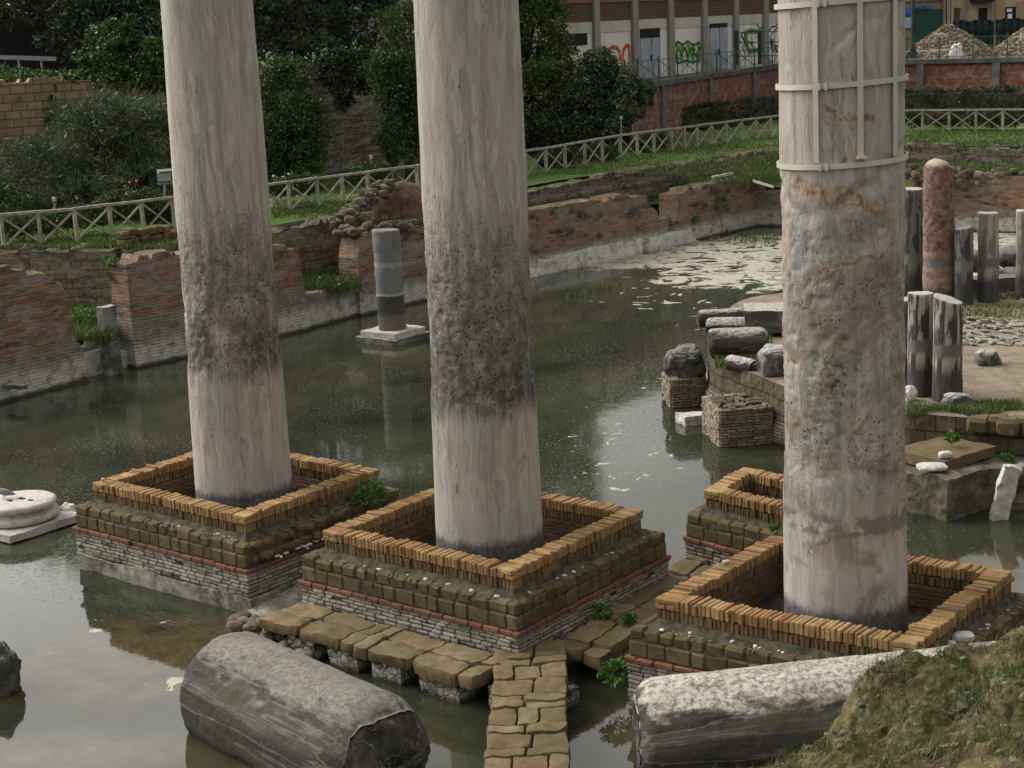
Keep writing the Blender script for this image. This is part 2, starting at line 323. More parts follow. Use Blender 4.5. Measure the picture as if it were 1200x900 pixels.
def m_ruin(name, found=.75, red=1., stain=.5, tuff=0., seed=0., pale=.35):
    """ruined wall seen from afar. object x along the wall, z up"""
    b = NB(name); x, y, z = b.sep(b.obj); xy = b.ma('ADD', x, y)
    o2 = b.comb(xy, z, y); sd = (seed*3.7, seed*1.3, seed*7.1)
    wz = b.ma('ADD', z, b.ma('MULTIPLY', b.ma('SUBTRACT', b.noise(b.mapv(b.obj, (1, 1, 1), sd), .8, 5), .5), .28))
    bt = b.N('ShaderNodeTexBrick'); b.put(bt.inputs['Vector'], b.comb(xy, b.ma('ADD', z, b.ma('MULTIPLY', b.noise(b.obj, .7, 2), .12)), 0.))
    if tuff < .5:
        bt.inputs['Scale'].default_value = 1.; bt.inputs['Brick Width'].default_value = .34; bt.inputs['Row Height'].default_value = .085; bt.inputs['Mortar Size'].default_value = .014
        c1, c2, mo = (.42, .19, .11), (.17, .085, .055), (.22, .19, .15)
    else:
        bt.inputs['Scale'].default_value = 1.; bt.inputs['Brick Width'].default_value = .34; bt.inputs['Row Height'].default_value = .26; bt.inputs['Mortar Size'].default_value = .022
        c1, c2, mo = (.19, .15, .095), (.12, .10, .066), (.06, .053, .042)
    bt.inputs['Mortar Smooth'].default_value = .6; bt.inputs['Bias'].default_value = .1
    b.put(bt.inputs['Color1'], c1); b.put(bt.inputs['Color2'], c2); b.put(bt.inputs['Mortar'], mo)
    c = bt.outputs[0]
    n1 = b.noise(b.mapv(b.obj, (.7, .7, 3.2), sd), 1.3, 7, .5, .68)
    c = b.mix(b.mr(b.noise(b.mapv(b.obj, (1, 1, 1), sd), 3.2, 5, 0, .7), .46, .60, 0, .7), c, b.mix(.5, c, (.20, .15, .11)))
    c = b.mix(b.mr(n1, .48, .57, 0, pale+.45), c, b.mix(bt.outputs[1], (.24, .215, .185), (.36, .335, .30)))      # pale mortar-washed courses
    if tuff < .5: c = b.mix(1-red, c, (.12, .095, .075))
    n3 = b.noise(b.mapv(b.obj, (.6, .6, 2.2), (sd[1], sd[2], sd[0])), 1.0, 8, .3, .72)
    c = b.mix(b.mr(n3, .52, .60, 0, min(1., stain+.3)), c, b.mix(b.mr(b.noise(b.obj, 6, 4), .4, .6), (.035, .03, .027), (.10, .085, .07)))                                                 # black weather stain
    n4 = b.noise(b.mapv(b.obj, (1, 1, 1), (sd[2], sd[0], sd[1])), 2.3, 6, 0, .7)
    c = b.mix(b.mr(n4, .5, .64, 0, .6), c, (.115, .10, .065))
    # footing of pale plaster and lime at the waterline
    fz = b.ma('ADD', z, b.ma('MULTIPLY', b.ma('SUBTRACT', b.noise(b.mapv(b.obj, (1, 1, 1.5), sd), 2.2, 6, 0, .7), .5), .45))
    fc = b.ramp(b.noise(b.obj, 3.5, 7, .3, .72), [(.3, (.10, .095, .075)), (.42, (.30, .285, .24)), (.53, (.46, .44, .39)), (.75, (.55, .53, .48))])
    fc = b.mix(b.mr(b.ma('ADD', z, b.ma('MULTIPLY', b.noise(b.obj, 3, 5), .5)), .65, 1.05, 0, .8), fc, b.mix(b.mr(b.noise(b.mapv(b.obj, (1, 1, 2)), 3, 6, 0, .7), .45, .6), (.20, .165, .115), (.10, .09, .06)))
    c = b.mix(b.mr(fz, found-.06, found+.08, 1, 0), c, fc)
    c = b.mix(b.mr(b.ma('ADD', z, b.ma('MULTIPLY', b.noise(b.obj, 4, 4), .12)), .10, .20, .88, 0), c, (.03, .032, .022))
    c = b.mix(b.ma('MULTIPLY', b.up(.45, .85), b.mr(b.noise(b.obj, 2.4, 5), .3, .55)), c, b.ramp(b.noise(b.obj, 5, 4), [(.35, (.045, .07, .018)), (.6, (.13, .115, .07))]))
    h = b.ma('ADD', b.ma('MULTIPLY', bt.outputs[1], -1.0), b.ma('MULTIPLY', b.noise(b.obj, 9, 6, 0, .7), 1.8))
    return b.done(c, .93, b.bump(h, .9, .04), spec=.15)

def m_leaf(name, dark, light, tip=None, sc=.5, tr=.15):
    b = NB(name); n = b.noise(b.obj, sc, 3); f = b.ma('ADD', b.ma('MULTIPLY', b.rnd, .45), b.ma('MULTIPLY', b.mr(n, .3, .7), .55))
    st = [(.1, dark), (.75, light)]
    if tip: st.append((.97, tip))
    c = b.ramp(f, st); b.done(c, .55, spec=.35)
    b.p.inputs['Transmission Weight'].default_value = 0
    t = b.N('ShaderNodeBsdfTranslucent'); b.put(t.inputs[0], c); ms = b.N('ShaderNodeMixShader'); ms.inputs[0].default_value = tr
    b.t.links.new(b.p.outputs[0], ms.inputs[1]); b.t.links.new(t.outputs[0], ms.inputs[2]); b.t.links.new(ms.outputs[0], b.out.inputs[0])
    return b.m

def m_grass():
    b = NB('lawn_turf'); n = b.noise(b.obj, .55, 5, 0, .6); n2 = b.noise(b.obj, 7, 5, 0, .7)
    c = b.ramp(n2, [(.3, (.028, .055, .01)), (.6, (.065, .115, .02)), (.8, (.11, .16, .035))])
    c = b.mix(b.mr(n, .56, .68, 0, .85), c, b.ramp(n2, [(.3, (.12, .095, .05)), (.7, (.24, .19, .11))]))
    return b.done(c, .95, b.bump(n2, .8, .05), spec=.1)

def m_water():
    b = NB('pond_water'); o = b.obj; x, y, z = b.sep(o)
    n1 = b.noise(o, .23, 5, .5, .6); n2 = b.noise(b.mapv(o, (1, 1, 1), (9, 3, 0)), .5, 6, .8, .65)
    c = b.ramp(n1, [(.32, (.010, .012, .008)), (.47, (.022, .025, .015)), (.58, (.030, .036, .018)), (.72, (.048, .047, .028))])
    c = b.mix(b.mr(n2, .5, .7, 0, .6), c, (.03, .026, .012))
    # shallow brown bed showing near the left foreground
    def blob(cx, cy, rx, ry, nz=.5):
        dx = b.ma('DIVIDE', b.ma('SUBTRACT', x, cx), rx); dy = b.ma('DIVIDE', b.ma('SUBTRACT', y, cy), ry)
        d = b.ma('SQRT', b.ma('ADD', b.ma('MULTIPLY', dx, dx), b.ma('MULTIPLY', dy, dy)))
        return b.ma('ADD', b.ma('SUBTRACT', 1., d), b.ma('MULTIPLY', b.ma('SUBTRACT', n2, .5), nz*2))
    bc = b.ramp(b.noise(o, 2.2, 7, .3, .75), [(.3, (.014, .011, .006)), (.5, (.06, .045, .022)), (.75, (.12, .092, .048))])
    for q in [(-5.2, 20.5, 2.6, 2.2), (-6.8, 17.6, 4.5, .9), (-5.5, 15.8, 4.5, .9), (-2.2, 17.0, 1.6, 1.4), (1.6, 17.4, 1.2, 1.2), (8, 22, 4, 1.6)]:
        c = b.mix(b.mr(blob(*q), .0, .6, 0, .75), c, bc)
    # floating specks
    sp = b.noise(o, 24, 3, 0, .6); dens = b.mr(b.noise(o, .35, 4), .3, .75, 0, .085)
    left = b.mr(y, 20, 25, .05, 0)
    spm = b.mr(b.ma('ADD', sp, b.ma('SUBTRACT', dens, left)), .69, .72)
    sp2 = b.noise(o, 9, 4, 0, .6); spm = b.ma('MAXIMUM', spm, b.ma('MULTIPLY', b.mr(sp2, .755, .77), b.mr(y, 20, 26)))
    # mats of dry algae
    m = None
    for q in [(9.5, 53, 5.6, 6.5), (12.5, 57.5, 8, 4), (16.5, 55.5, 7, 4.5), (14, 48, 5, 6), (5.5, 55, 4, 2.2)]:
        k = blob(*q, .55); m = k if m is None else b.ma('MAXIMUM', m, k)
    fs = b.noise(b.mapv(o, (1, 1, 1)), 1.4, 7, 1.2, .62)
    mat_ = b.mr(b.ma('ADD', b.ma('MINIMUM', b.ma('MULTIPLY', m, .9), .25), b.ma('MULTIPLY', fs, 1.0)), .635, .755)
    m2 = None
    for q in [(3.2, 36, .9, 3.2), (5.5, 44, 2.0, 5), (2.2, 30, 1.8, 5), (-5.9, 21.9, 1.2, .5), (-4.2, 19.6, 1.6, .5), (4.5, 48, 2.5, 5)]:
        k = blob(*q, .2); m2 = k if m2 is None else b.ma('MAXIMUM', m2, k)
    mat2 = b.mr(b.ma('ADD', b.mr(m2, -.1, .5, -.2, .0), b.noise(b.mapv(o, (1, 1.0, 1), (5, 5, 5)), 1.9, 5, .9, .55)), .63, .645)
    scum = b.ma('MAXIMUM', mat_, mat2)
    al = b.ma('MAXIMUM', scum, b.ma('MULTIPLY', spm, .5))
    sc = b.ramp(b.noise(o, 6, 6, 0, .75), [(.3, (.14, .13, .09)), (.45, (.30, .28, .215)), (.6, (.40, .375, .295)), (.75, (.48, .455, .37))])
    col = b.mix(al, c, sc)
    rg = b.mr(al, 0, 1, .045, .85)
    film = b.mr(b.noise(o, 13, 5, 0, .7), .52, .62, 0, .22); film = b.ma('MULTIPLY', film, b.mr(y, 19, 26))
    rg = b.ma('ADD', rg, film)
    h = b.ma('ADD', b.ma('MULTIPLY', b.noise(o, 2.6, 3), .5), b.ma('MULTIPLY', al, .25))
    b.done(col, rg, b.bump(h, .12, .02), spec=.5); b.p.inputs['IOR'].default_value = 1.46
    return b.m

# ================================================================== MATERIAL INSTANCES
M = {}
M['water'] = m_water(); M['turf'] = m_grass()
M['coping'] = m_bricks('yellow_coping_brick', [(.0, (.33, .18, .072)), (.25, (.41, .245, .105)), (.45, (.31, .15, .07)), (.6, (.44, .29, .13)), (.75, (.36, .235, .095)), (.85, (.27, .11, .055)), (.94, (.42, .29, .12)), (1., (.08, .05, .05))], .25, .85, (.10, .09, .03))
M['coping_low'] = m_bricks('weathered_lower_brick', [(.0, (.17, .105, .05)), (.4, (.22, .15, .07)), (.7, (.15, .065, .04)), (1., (.25, .18, .09))], .45, .6)
M['inner'] = m_bricks('inner_brick', [(.0, (.15, .07, .045)), (.5, (.20, .11, .065)), (1., (.12, .08, .055))], .5, .7)
M['tuff'] = m_bricks('tuff_block', [(.0, (.10, .073, .036)), (.4, (.155, .11, .053)), (.7, (.105, .075, .037)), (1., (.19, .145, .08))], .7, .85, (.055, .05, .018))
M['slab'] = m_bricks('tuff_paving', [(.0, (.12, .082, .042)), (.4, (.21, .145, .072)), (.7, (.155, .115, .062)), (1., (.24, .18, .10))], .5, 1., (.07, .065, .022))
M['redcourse'] = m_bricks('red_course_brick', [(.0, (.20, .07, .045)), (.5, (.15, .06, .042)), (1., (.24, .10, .06))], .3, .5)
M['grey'] = m_bricks('grey_limed_brick', [(.0, (.27, .25, .21)), (.4, (.38, .355, .305)), (.8, (.23, .20, .16)), (1., (.42, .40, .35))], .35, .4, (.11, .105, .06))
M['mortar'] = m_plain('mortar_bed', (.052, .044, .026), .6, 9, .95, bump=.6)
M['dark_earth'] = m_plain('damp_earth', (.035, .03, .022), .5, 5, .9, bump=.6)
M['white_stone'] = m_plain('white_marble_chip', (.5, .48, .45), .2, 9, .7)
M['pond_bed'] = m_plain('pond_bed_mud', (.05, .042, .028), .5, 1, .95)
M['timber'] = m_plain('weathered_rail_timber', (.26, .235, .19), .3, 5, .85, bump=.3)
M['strap'] = m_plain('cream_painted_steel', (.50, .46, .38), .08, 3, .5, bump=.05)
M['steel'] = m_plain('galvanised_steel', (.28, .29, .30), .1, 6, .45, .6)
M['green_paint'] = m_plain('green_painted_steel', (.03, .085, .06), .2, 6, .5)
M['black_void'] = m_plain('dark_interior', (.012, .012, .012), .3, 3, .9)
M['red_petal'] = m_plain('red_petal', (.5, .02, .03), .3, 9, .6)
M['pink_petal'] = m_plain('pink_petal', (.62, .10, .16), .3, 9, .6)
M['white_petal'] = m_plain('white_petal', (.7, .7, .66), .1, 9, .6)
M['yellow_petal'] = m_plain('yellow_petal', (.6, .42, .03), .2, 9, .6)
M['bark'] = m_plain('tree_bark', (.06, .048, .036), .4, 8, .95, bump=.8)
def m_stone(name, light, dark, patch=.5, moss=.3, sc=1.6, lichen=(.45, .43, .39), lich=.3, upl=.0, upa=.35):
    b = NB(name); n = b.noise(b.obj, sc, 7, .3, .68)
    c = b.mix(b.mr(n, patch-.1, patch+.1), light, dark)
    lichen = b.mix(b.mr(b.noise(b.obj, 13, 7, 0, .78), .42, .60, 0, .85), lichen, tuple(x*.38 for x in lichen))
    c = b.mix(b.mr(b.noise(b.obj, sc*5, 6, 0, .7), .45, .7, 0, .5), c, tuple(x*.5 for x in dark))
    if upl: c = b.mix(b.ma('MULTIPLY', b.mr(b.ma('ADD', b.up(upa, .95), b.ma('MULTIPLY', b.ma('SUBTRACT', b.noise(b.obj, 4.5, 9, .2, .75), .5), 2.6)), .25, .75), upl), c, lichen)
    c = b.mix(b.mr(b.noise(b.mapv(b.obj, (1, 1, 1), (4, 4, 4)), sc*9, 4, 0, .6), .60, .68, 0, lich), c, lichen)
    c = b.mix(b.mr(b.noise(b.mapv(b.obj, (1, 1, 1), (8, 1, 3)), sc*1.3, 6, 0, .7), .54, .68, 0, moss), c, (.055, .062, .02))
    return b.done(c, .88, b.bump(b.noise(b.obj, sc*8, 7, 0, .72), .8, .03), spec=.2)
M['fallen'] = m_stone('blackened_fallen_marble', (.13, .12, .105), (.045, .041, .038), .5, .4, 1.3, (.30, .28, .24), .4, .7, upa=.5)
M['fallen_white'] = m_stone('bleached_fallen_marble', (.09, .085, .078), (.04, .037, .034), .5, .15, 1.2, (.50, .46, .40), .25, 1.0, upa=.55)
M['concrete'] = m_stone('rough_lime_concrete', (.30, .285, .24), (.12, .115, .085), .5, .75, 3., (.4, .38, .33), .3)
M['pale_plaster'] = m_stone('pale_plaster', (.55, .53, .48), (.27, .255, .21), .55, .3, 2.5)
M['drum'] = m_stone('weathered_marble_drum', (.20, .19, .17), (.06, .058, .053), .5, .2, 2., (.42, .40, .36), .3, .9)
M['base_marble'] = m_stone('pale_marble_base', (.46, .43, .40), (.28, .26, .235), .6, .05, 2.)
M['slab_marble'] = m_stone('pale_marble_slab', (.48, .45, .41), (.30, .28, .25), .6, .1, 2.)
M['dark_rock'] = m_stone('dark_rough_rock', (.10, .095, .085), (.045, .042, .038), .5, .4, 3., (.35, .33, .3), .2, .4)
M['rubble'] = m_bricks('rubble_stones', [(.0, (.10, .085, .06)), (.5, (.16, .135, .10)), (.8, (.10, .065, .045)), (1., (.24, .22, .18))], .5, .5)
M['mossy'] = m_stone('mossy_masonry', (.14, .125, .09), (.06, .055, .036), .5, .7, 3., (.3, .28, .23), .3)
M['court'] = m_stone('sandy_court_ground', (.235, .19, .135), (.15, .12, .085), .52, .15, 2.2, (.36, .32, .26), .3)
M['earth_red'] = m_plain('red_earth', (.085, .046, .034), .4, 6, .95, bump=.8)

# ================================================================== GROUND, WATER
WD = np.array([.648, .762, 0]); WN = np.array([-.762, .648, 0])      # along the pool wall / away from the pool
A0 = W(100, 438, 0); FU = unit(W(1200, 272, 0)-W(877, 262, 0)); 
CORN = W(877, 262, 0); FN = np.array([-FU[1], FU[0], 0])
GZ = 2.6; RZ = .95
sheet('pond_bed', [(-40, 0), (60, 0), (60, 75), (-40, 75)], -.55, M['pond_bed'])
sheet('pond_surface', [(-40, 2), (60, 2), (60, 70), (-40, 70)], 0, M['water'])
def P2(b, a, n, d=WD, nn=WN): p = b+d*a+nn*n; return (p[0], p[1])
sheet('room_floor', [P2(A0, -16, .7), P2(CORN, .6, .7), P2(CORN, 5.5, 6), P2(A0, -16, 6)], RZ, M['turf'], seg=1., noise=lambda x, y: .12*math.sin(x*1.7+y)*math.cos(y*1.3))
sheet('far_room_floor', [P2(CORN, -.5, .7, FU, FN), P2(CORN, 30, .7, FU, FN), P2(CORN, 30, 4.5, FU, FN), P2(CORN, -.5, 4.5, FU, FN)], 1.0, M['turf'], seg=1., noise=lambda x, y: .12*math.sin(x*1.7+y))
LE = [(-200, 292), (0, 291), (60, 290), (100, 289.5), (180, 287), (398, 254), (470, 243), (530, 232), (606, 221), (716, 203), (760, 197), (830, 187), (918, 172), (985, 169), (1062, 170), (1200, 172), (1400, 176)]
def lawn_edge(x): return W(x, float(np.interp(x, [a for a, _ in LE], [b for _, b in LE])), GZ)
garden = [tuple(W(x, y, GZ)[:2]+np.array([0, .25])) for x, y in LE]+[(160, 60), (160, 160), (-160, 160), (-160, 40)]
def gnoise(x, y): return .03*math.sin(x*.9+y*.4)+.03*math.cos(y*1.1-x*.3)
sheet('garden_lawn', garden, GZ, M['turf'], seg=2., noise=gnoise)
sheet('ground', [(-900, 90), (900, 90), (900, 1500), (-900, 1500)], GZ-.1, M['turf'])

# ================================================================== THE THREE TALL SHAFTS
def solveX(px, Y, z):
    lo, hi = -20., 20.
    for _ in range(50):
        m = (lo+hi)/2
        if PX((m, Y, z))[0] < px: lo = m
        else: hi = m
    return lo
def shaft(kind, Yc, xb, xt, r0, r1, label):
    X0 = solveX(xb, Yc, .9); X1 = solveX(xt, Yc, 8.6); H = 11.6
    t = thing('marble_column', label, 'column', (X0, Yc, .9), 'tall marble shafts')
    lean = (X1-X0)/7.7
    nz, na = 620, 150
    z = np.linspace(0, H, nz); a = np.linspace(0, 2*np.pi, na, endpoint=False)
    Z, A = np.meshgrid(z, a, indexing='ij'); Z = Z.ravel(); A = A.ravel()
    R0 = r0+(r1-r0)*np.clip(Z/7.7, 0, 1.3)**.9
    Pn = np.stack([np.cos(A)*r0, np.sin(A)*r0, Z], 1)
    lo, hi = {1: (2.15, 4.6), 2: (2.1, 4.9), 3: (1.7, 5.4)}[kind]
    zz = Z+.4*fbm(Pn, 1.3, 3, 5+kind)
    zone = sstep(lo, lo+.35, zz)*(1-sstep(hi-.8, hi+.3, zz))
    rel = .012*fbm(Pn*[1, 1, .25], 2.6, 4, kind*9)+.010*fbm(Pn*[3, 3, .3], 2.0, 3, kind*3)
    pits = np.minimum(0, fbm(Pn, 9., 3, kind*5)+.12)
    rel += zone*(-.02+.016*fbm(Pn, 3., 5, kind*7, .65)+.022*fbm(Pn*[1, 1, .5], 8., 4, kind*11, .65)+.05*pits)
    if kind == 3:    # broken scar across the face
        sc = np.abs((Z-5.45)+.35*np.sin(A*1.4+2.2)+.15*fbm(Pn, 3, 3, 2)); rel -= .06*np.clip(1-sc/.16, 0, 1)*(fbm(Pn, 2, 3, 8)+.55).clip(0, 1)
        sc = np.abs((Z-6.95)+.25*np.sin(A*2.1)+.1*fbm(Pn, 3, 3, 12)); rel -= .04*np.clip(1-sc/.09, 0, 1)*(fbm(Pn, 2, 3, 18)+.3).clip(0, 1)
    rr = R0+rel
    V = np.stack([np.cos(A)*rr+lean*Z, np.sin(A)*rr, Z], 1)
    F = [(i*na+k, i*na+(k+1) % na, (i+1)*na+(k+1) % na, (i+1)*na+k) for i in range(nz-1) for k in range(na)]
    F += [tuple(range(na-1, -1, -1)), tuple((nz-1)*na+k for k in range(na))]
    mb = MB(); mb.add(V, F); mb.build('shaft', m_marble('shaft_marble_%s' % 'abc'[kind-1], kind), t, True)
    return t, X0, lean
shaft(1, 24.62, 287.5, 243.5, .768, .690, 'leftmost of the three tall grey marble columns, its dark pits above head height')
shaft(2, 21.62, 574.5, 546, .760, .692, 'middle tall marble column with a wide dark pitted band, standing between the other two')
t3, X3, lean3 = shaft(3, 18.36, 991, 985, .735, .700, 'right tall marble column bound with cream steel straps near its top')
def ring(z, r, w_=.058, th=.018):
    n = 96; mb = MB(); V = []
    tilt = .03
    for k in range(n):
        a = 2*math.pi*k/n
        for (dr, dz) in ((0, -w_/2), (th, -w_/2), (th, w_/2), (0, w_/2)):
            V.append((math.cos(a)*(r+dr)+lean3*z, math.sin(a)*(r+dr), z+dz+tilt*math.cos(a)))
    F = [(k*4+j, ((k+1) % n)*4+j, ((k+1) % n)*4+(j+1) % 4, k*4+(j+1) % 4) for k in range(n) for j in range(4)]
    mb.add(V, F)
    ro = mb.build('strap_ring', M['strap'], t3); mb = MB()
    for a in (-2.05,):
        for s in (-.05, .05): bx(mb, (math.cos(a+s)*(r+th+.012)+lean3*z, math.sin(a+s)*(r+th+.012), z+tilt*math.cos(a)), (.03, .03, w_+.02), d3(a), d3(a+math.pi/2))
    mb.build('strap_clamp', M['strap'], ro)
def vz(y):   # height on the front of the right shaft seen at picture row y
    lo, hi = 0., 14.
    for _ in range(40):
        m = (lo+hi)/2
        if PX((X3, 18.36-.7, .9+m))[1] > y: lo = m
        else: hi = m
    return lo
for yy in (0, 98, 193): ring(vz(yy), .722)
for a_, y1, y2 in ((-2.17, 190, -60), (-1.50, 184, -60), (-.87, 186, -60)):
    mb = MB(); z1, z2 = vz(y1), vz(y2)
    bx(mb, (math.cos(a_)*.733+lean3*(z1+z2)/2, math.sin(a_)*.733, (z1+z2)/2), (.016, .062, z2-z1), d3(a_), d3(a_+math.pi/2), unit((lean3, 0, 1)))
    if a_ == -1.50: bx(mb, (math.cos(a_)*.77+lean3*z1, math.sin(a_)*.77, z1+.0), (.07, .10, .03), d3(a_), d3(a_+math.pi/2))
    mb.build('strap_bar', M['strap'], t3)

# ================================================================== BRICK KERBS ON STEPPED PLINTHS
def pedestal(label, Lp, Fp, Rp, zt=1.4, foot=False, depth_low=.0, skip_back=False, tuff_out=.235, name_group='brick kerbed pedestals', tsides='urbl'):
    Lp, Fp, Rp = [np.array([*p[:2], 0.]) for p in (Lp, Fp, Rp)]
    u = unit(Fp-Lp); v = unit(Rp-Fp); Su = np.linalg.norm(Fp-Lp); Sv = np.linalg.norm(Rp-Fp)
    ctr = (Lp+Rp)/2
    t = thing('brick_pedestal', label, 'pedestal', (ctr[0], ctr[1], 0), name_group)
    def Q(a, b, z): return Lp+u*a+v*b+np.array([0, 0, z])-np.array([ctr[0], ctr[1], 0])
    zz = np.array([0, 0, 1.])
    def ringb(mb, o, d, z0, z1, ln, bev, jit, wob=0., lnj=.25, sides='urbl', gap=.004, miss=0., tilt=0.):
        h = z1-z0
        for sd in sides:
            if sd in 'ub': total = Su+2*o; 
            else: total = Sv+2*o-2*d
            s = 0.
            while s < total-.01:
                l = ln*(1+RNG.uniform(-lnj, lnj)); l = min(l, total-s)
                if total-s-l < ln*.3: l = total-s
                m = s+l/2; w1 = RNG.normal(0, wob); hh = h*(1+RNG.uniform(-.5, .5)*tilt)
                if RNG.random() >= miss:
                    if sd == 'u': c = Q(-o+m, -o+d/2+w1, z0+hh/2); ax, ay = u, v
                    elif sd == 'b': c = Q(-o+m, Sv+o-d/2+w1, z0+hh/2); ax, ay = u, v
                    elif sd == 'r': c = Q(Su+o-d/2+w1, -o+d+m, z0+hh/2); ax, ay = v, u
                    else: c = Q(-o+d/2+w1, -o+d+m, z0+hh/2); ax, ay = v, u
                    rz = RNG.normal(0, .012) if wob else 0
                    ax2 = unit(ax+np.cross(zz, ax)*rz)
                    rbox(mb, c, (l-gap, d, hh), ax2, ay, bev, jit)
                s += l
    T = .27
    # top kerb: bricks on edge, flat pairs at the corners
    mb = MB()
    def edge_bricks(mb, z0, h, o, d, T):
        for sd in 'urbl':
            total = (Su if sd in 'ub' else Sv)-2*T+.0; s = 0
            while s < total-.02:
                l = RNG.uniform(.050, .072); l = min(l, total-s); m = T+s+l/2; w1 = RNG.normal(0, .009); lift = RNG.normal(0, .010); hh = h+lift
                ax, ay = (u, v) if sd in 'ub' else (v, u)
                c = {'u': Q(m, d/2-o+w1, z0+hh/2), 'b': Q(m, Sv-d/2+o+w1, z0+hh/2), 'r': Q(Su-d/2+o+w1, m, z0+hh/2), 'l': Q(d/2-o+w1, m, z0+hh/2)}[sd]
                lean = RNG.normal(0, .03); az = unit(zz+ax*lean); ax2 = unit(ax-zz*lean+ay*RNG.normal(0, .015))
                rbox(mb, c, (l-.009, d, hh), ax2, ay, .010, .0055, az); s += l
    edge_bricks(mb, zt-.145, .145, 0, T, T)
    for (a, b) in ((T/2, T/2), (Su-T/2, T/2), (Su-T/2, Sv-T/2), (T/2, Sv-T/2)):
        for k in range(2):
            for q in range(2):
                ang = RNG.normal(0, .09); off = (q-.5)*T*.52
                ax = unit(u+v*ang)if k else unit(v-u*ang); ay = np.cross(zz, ax)
                oo = (v if k else u)*off
                rbox(mb, Q(a, b, zt-.145+.0355+k*.068)+oo+RNG.normal(0, .008, 3)*[1, 1, 0], (T*1.02, T*.5, .062), ax, ay, .010, .004)
    mb.build('brick_coping', M['coping'], t)
    mb = MB(); edge_bricks(mb, zt-.285, .135, -.015, T-.035, T-.01)
    for (a, b) in ((T/2, T/2), (Su-T/2, T/2), (Su-T/2, Sv-T/2), (T/2, Sv-T/2)):
        for q in range(4): rbox(mb, Q(a-.1+q*.062, b, zt-.22), (.052, T-.06, .125), u, v, .006, .003)
    mb.build('lower_brick_course', M['coping_low'], t)
    # inner brick face
    mb = MB(); z = zt-.29
    while z > zt-.78:
        ringb(mb, -.02, T-.03, z-.058, z-.004, .24, .006, .003, .006); z -= .06
    mb.build('inner_brickwork', M['inner'], t)
    mb = MB(); gridbox(mb, Q(Su/2, Sv/2, zt-.80), (Su-.4, Sv-.4, .25), .15, u, v)
    mb.build('earth_fill', M['dark_earth'], t, disp=rough(.07, 2.2, 4, 3))
    # sloping mortar bed round the kerb
    zl = zt-.355
    mb = MB(); n = 40
    prof = [(-.05, zl+.085), (.015, zl+.065), (.05, zl+.03), (.09, zl-.0), (tuff_out-.06, zl-.04), (tuff_out-.035, zl-.08), (tuff_out-.02, zl-.16), (tuff_out-.018, zl-.35), (tuff_out-.004, zl-.43), (tuff_out-.006, -.5)]
    loops = []
    for (o, z) in prof:
        lp = []
        for (p, q) in (((-o, -o), (Su+o, -o)), ((Su+o, -o), (Su+o, Sv+o)), ((Su+o, Sv+o), (-o, Sv+o)), ((-o, Sv+o), (-o, -o))):
            for k in range(n): lp.append(Q(p[0]+(q[0]-p[0])*k/n, p[1]+(q[1]-p[1])*k/n, z))
        loops.append(lp)
    V = [p for lp in loops for p in lp]; m_ = 4*n
    mb.add(V, [(i*m_+(k), (i+1)*m_+k, (i+1)*m_+(k+1) % m_, i*m_+(k+1) % m_) for i in range(len(prof)-1) for k in range(m_)])
    mb.build('mortar_bed', M['mortar'], t, disp=rough(.018, 5, 4, 9))
    # tuff blocks
    mb = MB()
    ringb(mb, tuff_out-.012, .15, zl-.15, zl+.005, .25, .03, .010, .006, .3, gap=.002, tilt=.2, sides=tsides)
    ringb(mb, tuff_out, .15, zl-.352, zl-.152, .27, .022, .008, .006, .35, gap=.003, sides=tsides)
    mb.build('tuff_block_course', M['tuff'], t)
    mb = MB(); ringb(mb, tuff_out+.045, .2, zl-.425, zl-.357, .24, .012, .004, .012, .3, gap=.008)
    mb.build('red_brick_course', M['redcourse'], t)
    mb = MB(); z = zl-.43; zend = .28 if foot else -.06; k = 0
    while z > zend:
        h = .058*(1+RNG.uniform(-.1, .1)); ringb(mb, tuff_out+.02-(k % 3)*.004, .2, z-h+.006, z, .19, .014, .005, .007, .35, gap=.007, miss=.01); z -= h; k += 1
    mb.build('grey_brickwork', M['grey'], t)
    if foot:
        mb = MB(); gridbox(mb, Q(Su/2+.06, Sv/2, -.17), (Su+2*tuff_out+.04, Sv+2*tuff_out+.10, .84), .12, u, v)
        mb.build('concrete_footing', M['concrete'], t, disp=rough(.07, 3, 5, 4))
    return u, v, Su, Sv
B1 = [W(*p, 1.4) for p in ((108, 565), (286, 605), (444, 549))]
B2 = [W(*p, 1.4) for p in ((377, 621), (600, 669), (754, 597))]
B3 = [W(*p, 1.4) for p in ((767, 700), (1073, 755), (1189, 668))]
B4 = [W(*p, 1.4) for p in ((825, 573), (948, 601))]; B4.append(B4[1]+(W(872, 546, 1.4)-B4[0]))
pedestal('square brick kerb around the left tall column, its plinth overhanging a pale concrete footing', *B1, foot=True, tsides='ubl')
pedestal('square brick kerb around the middle tall column, its corner where the stone walkways meet', *B2)
pedestal('square brick kerb around the strapped right column, beside the grassy bank', *B3)
pedestal('small empty brick kerb on tuff blocks, half hidden behind the right tall column', *B4)

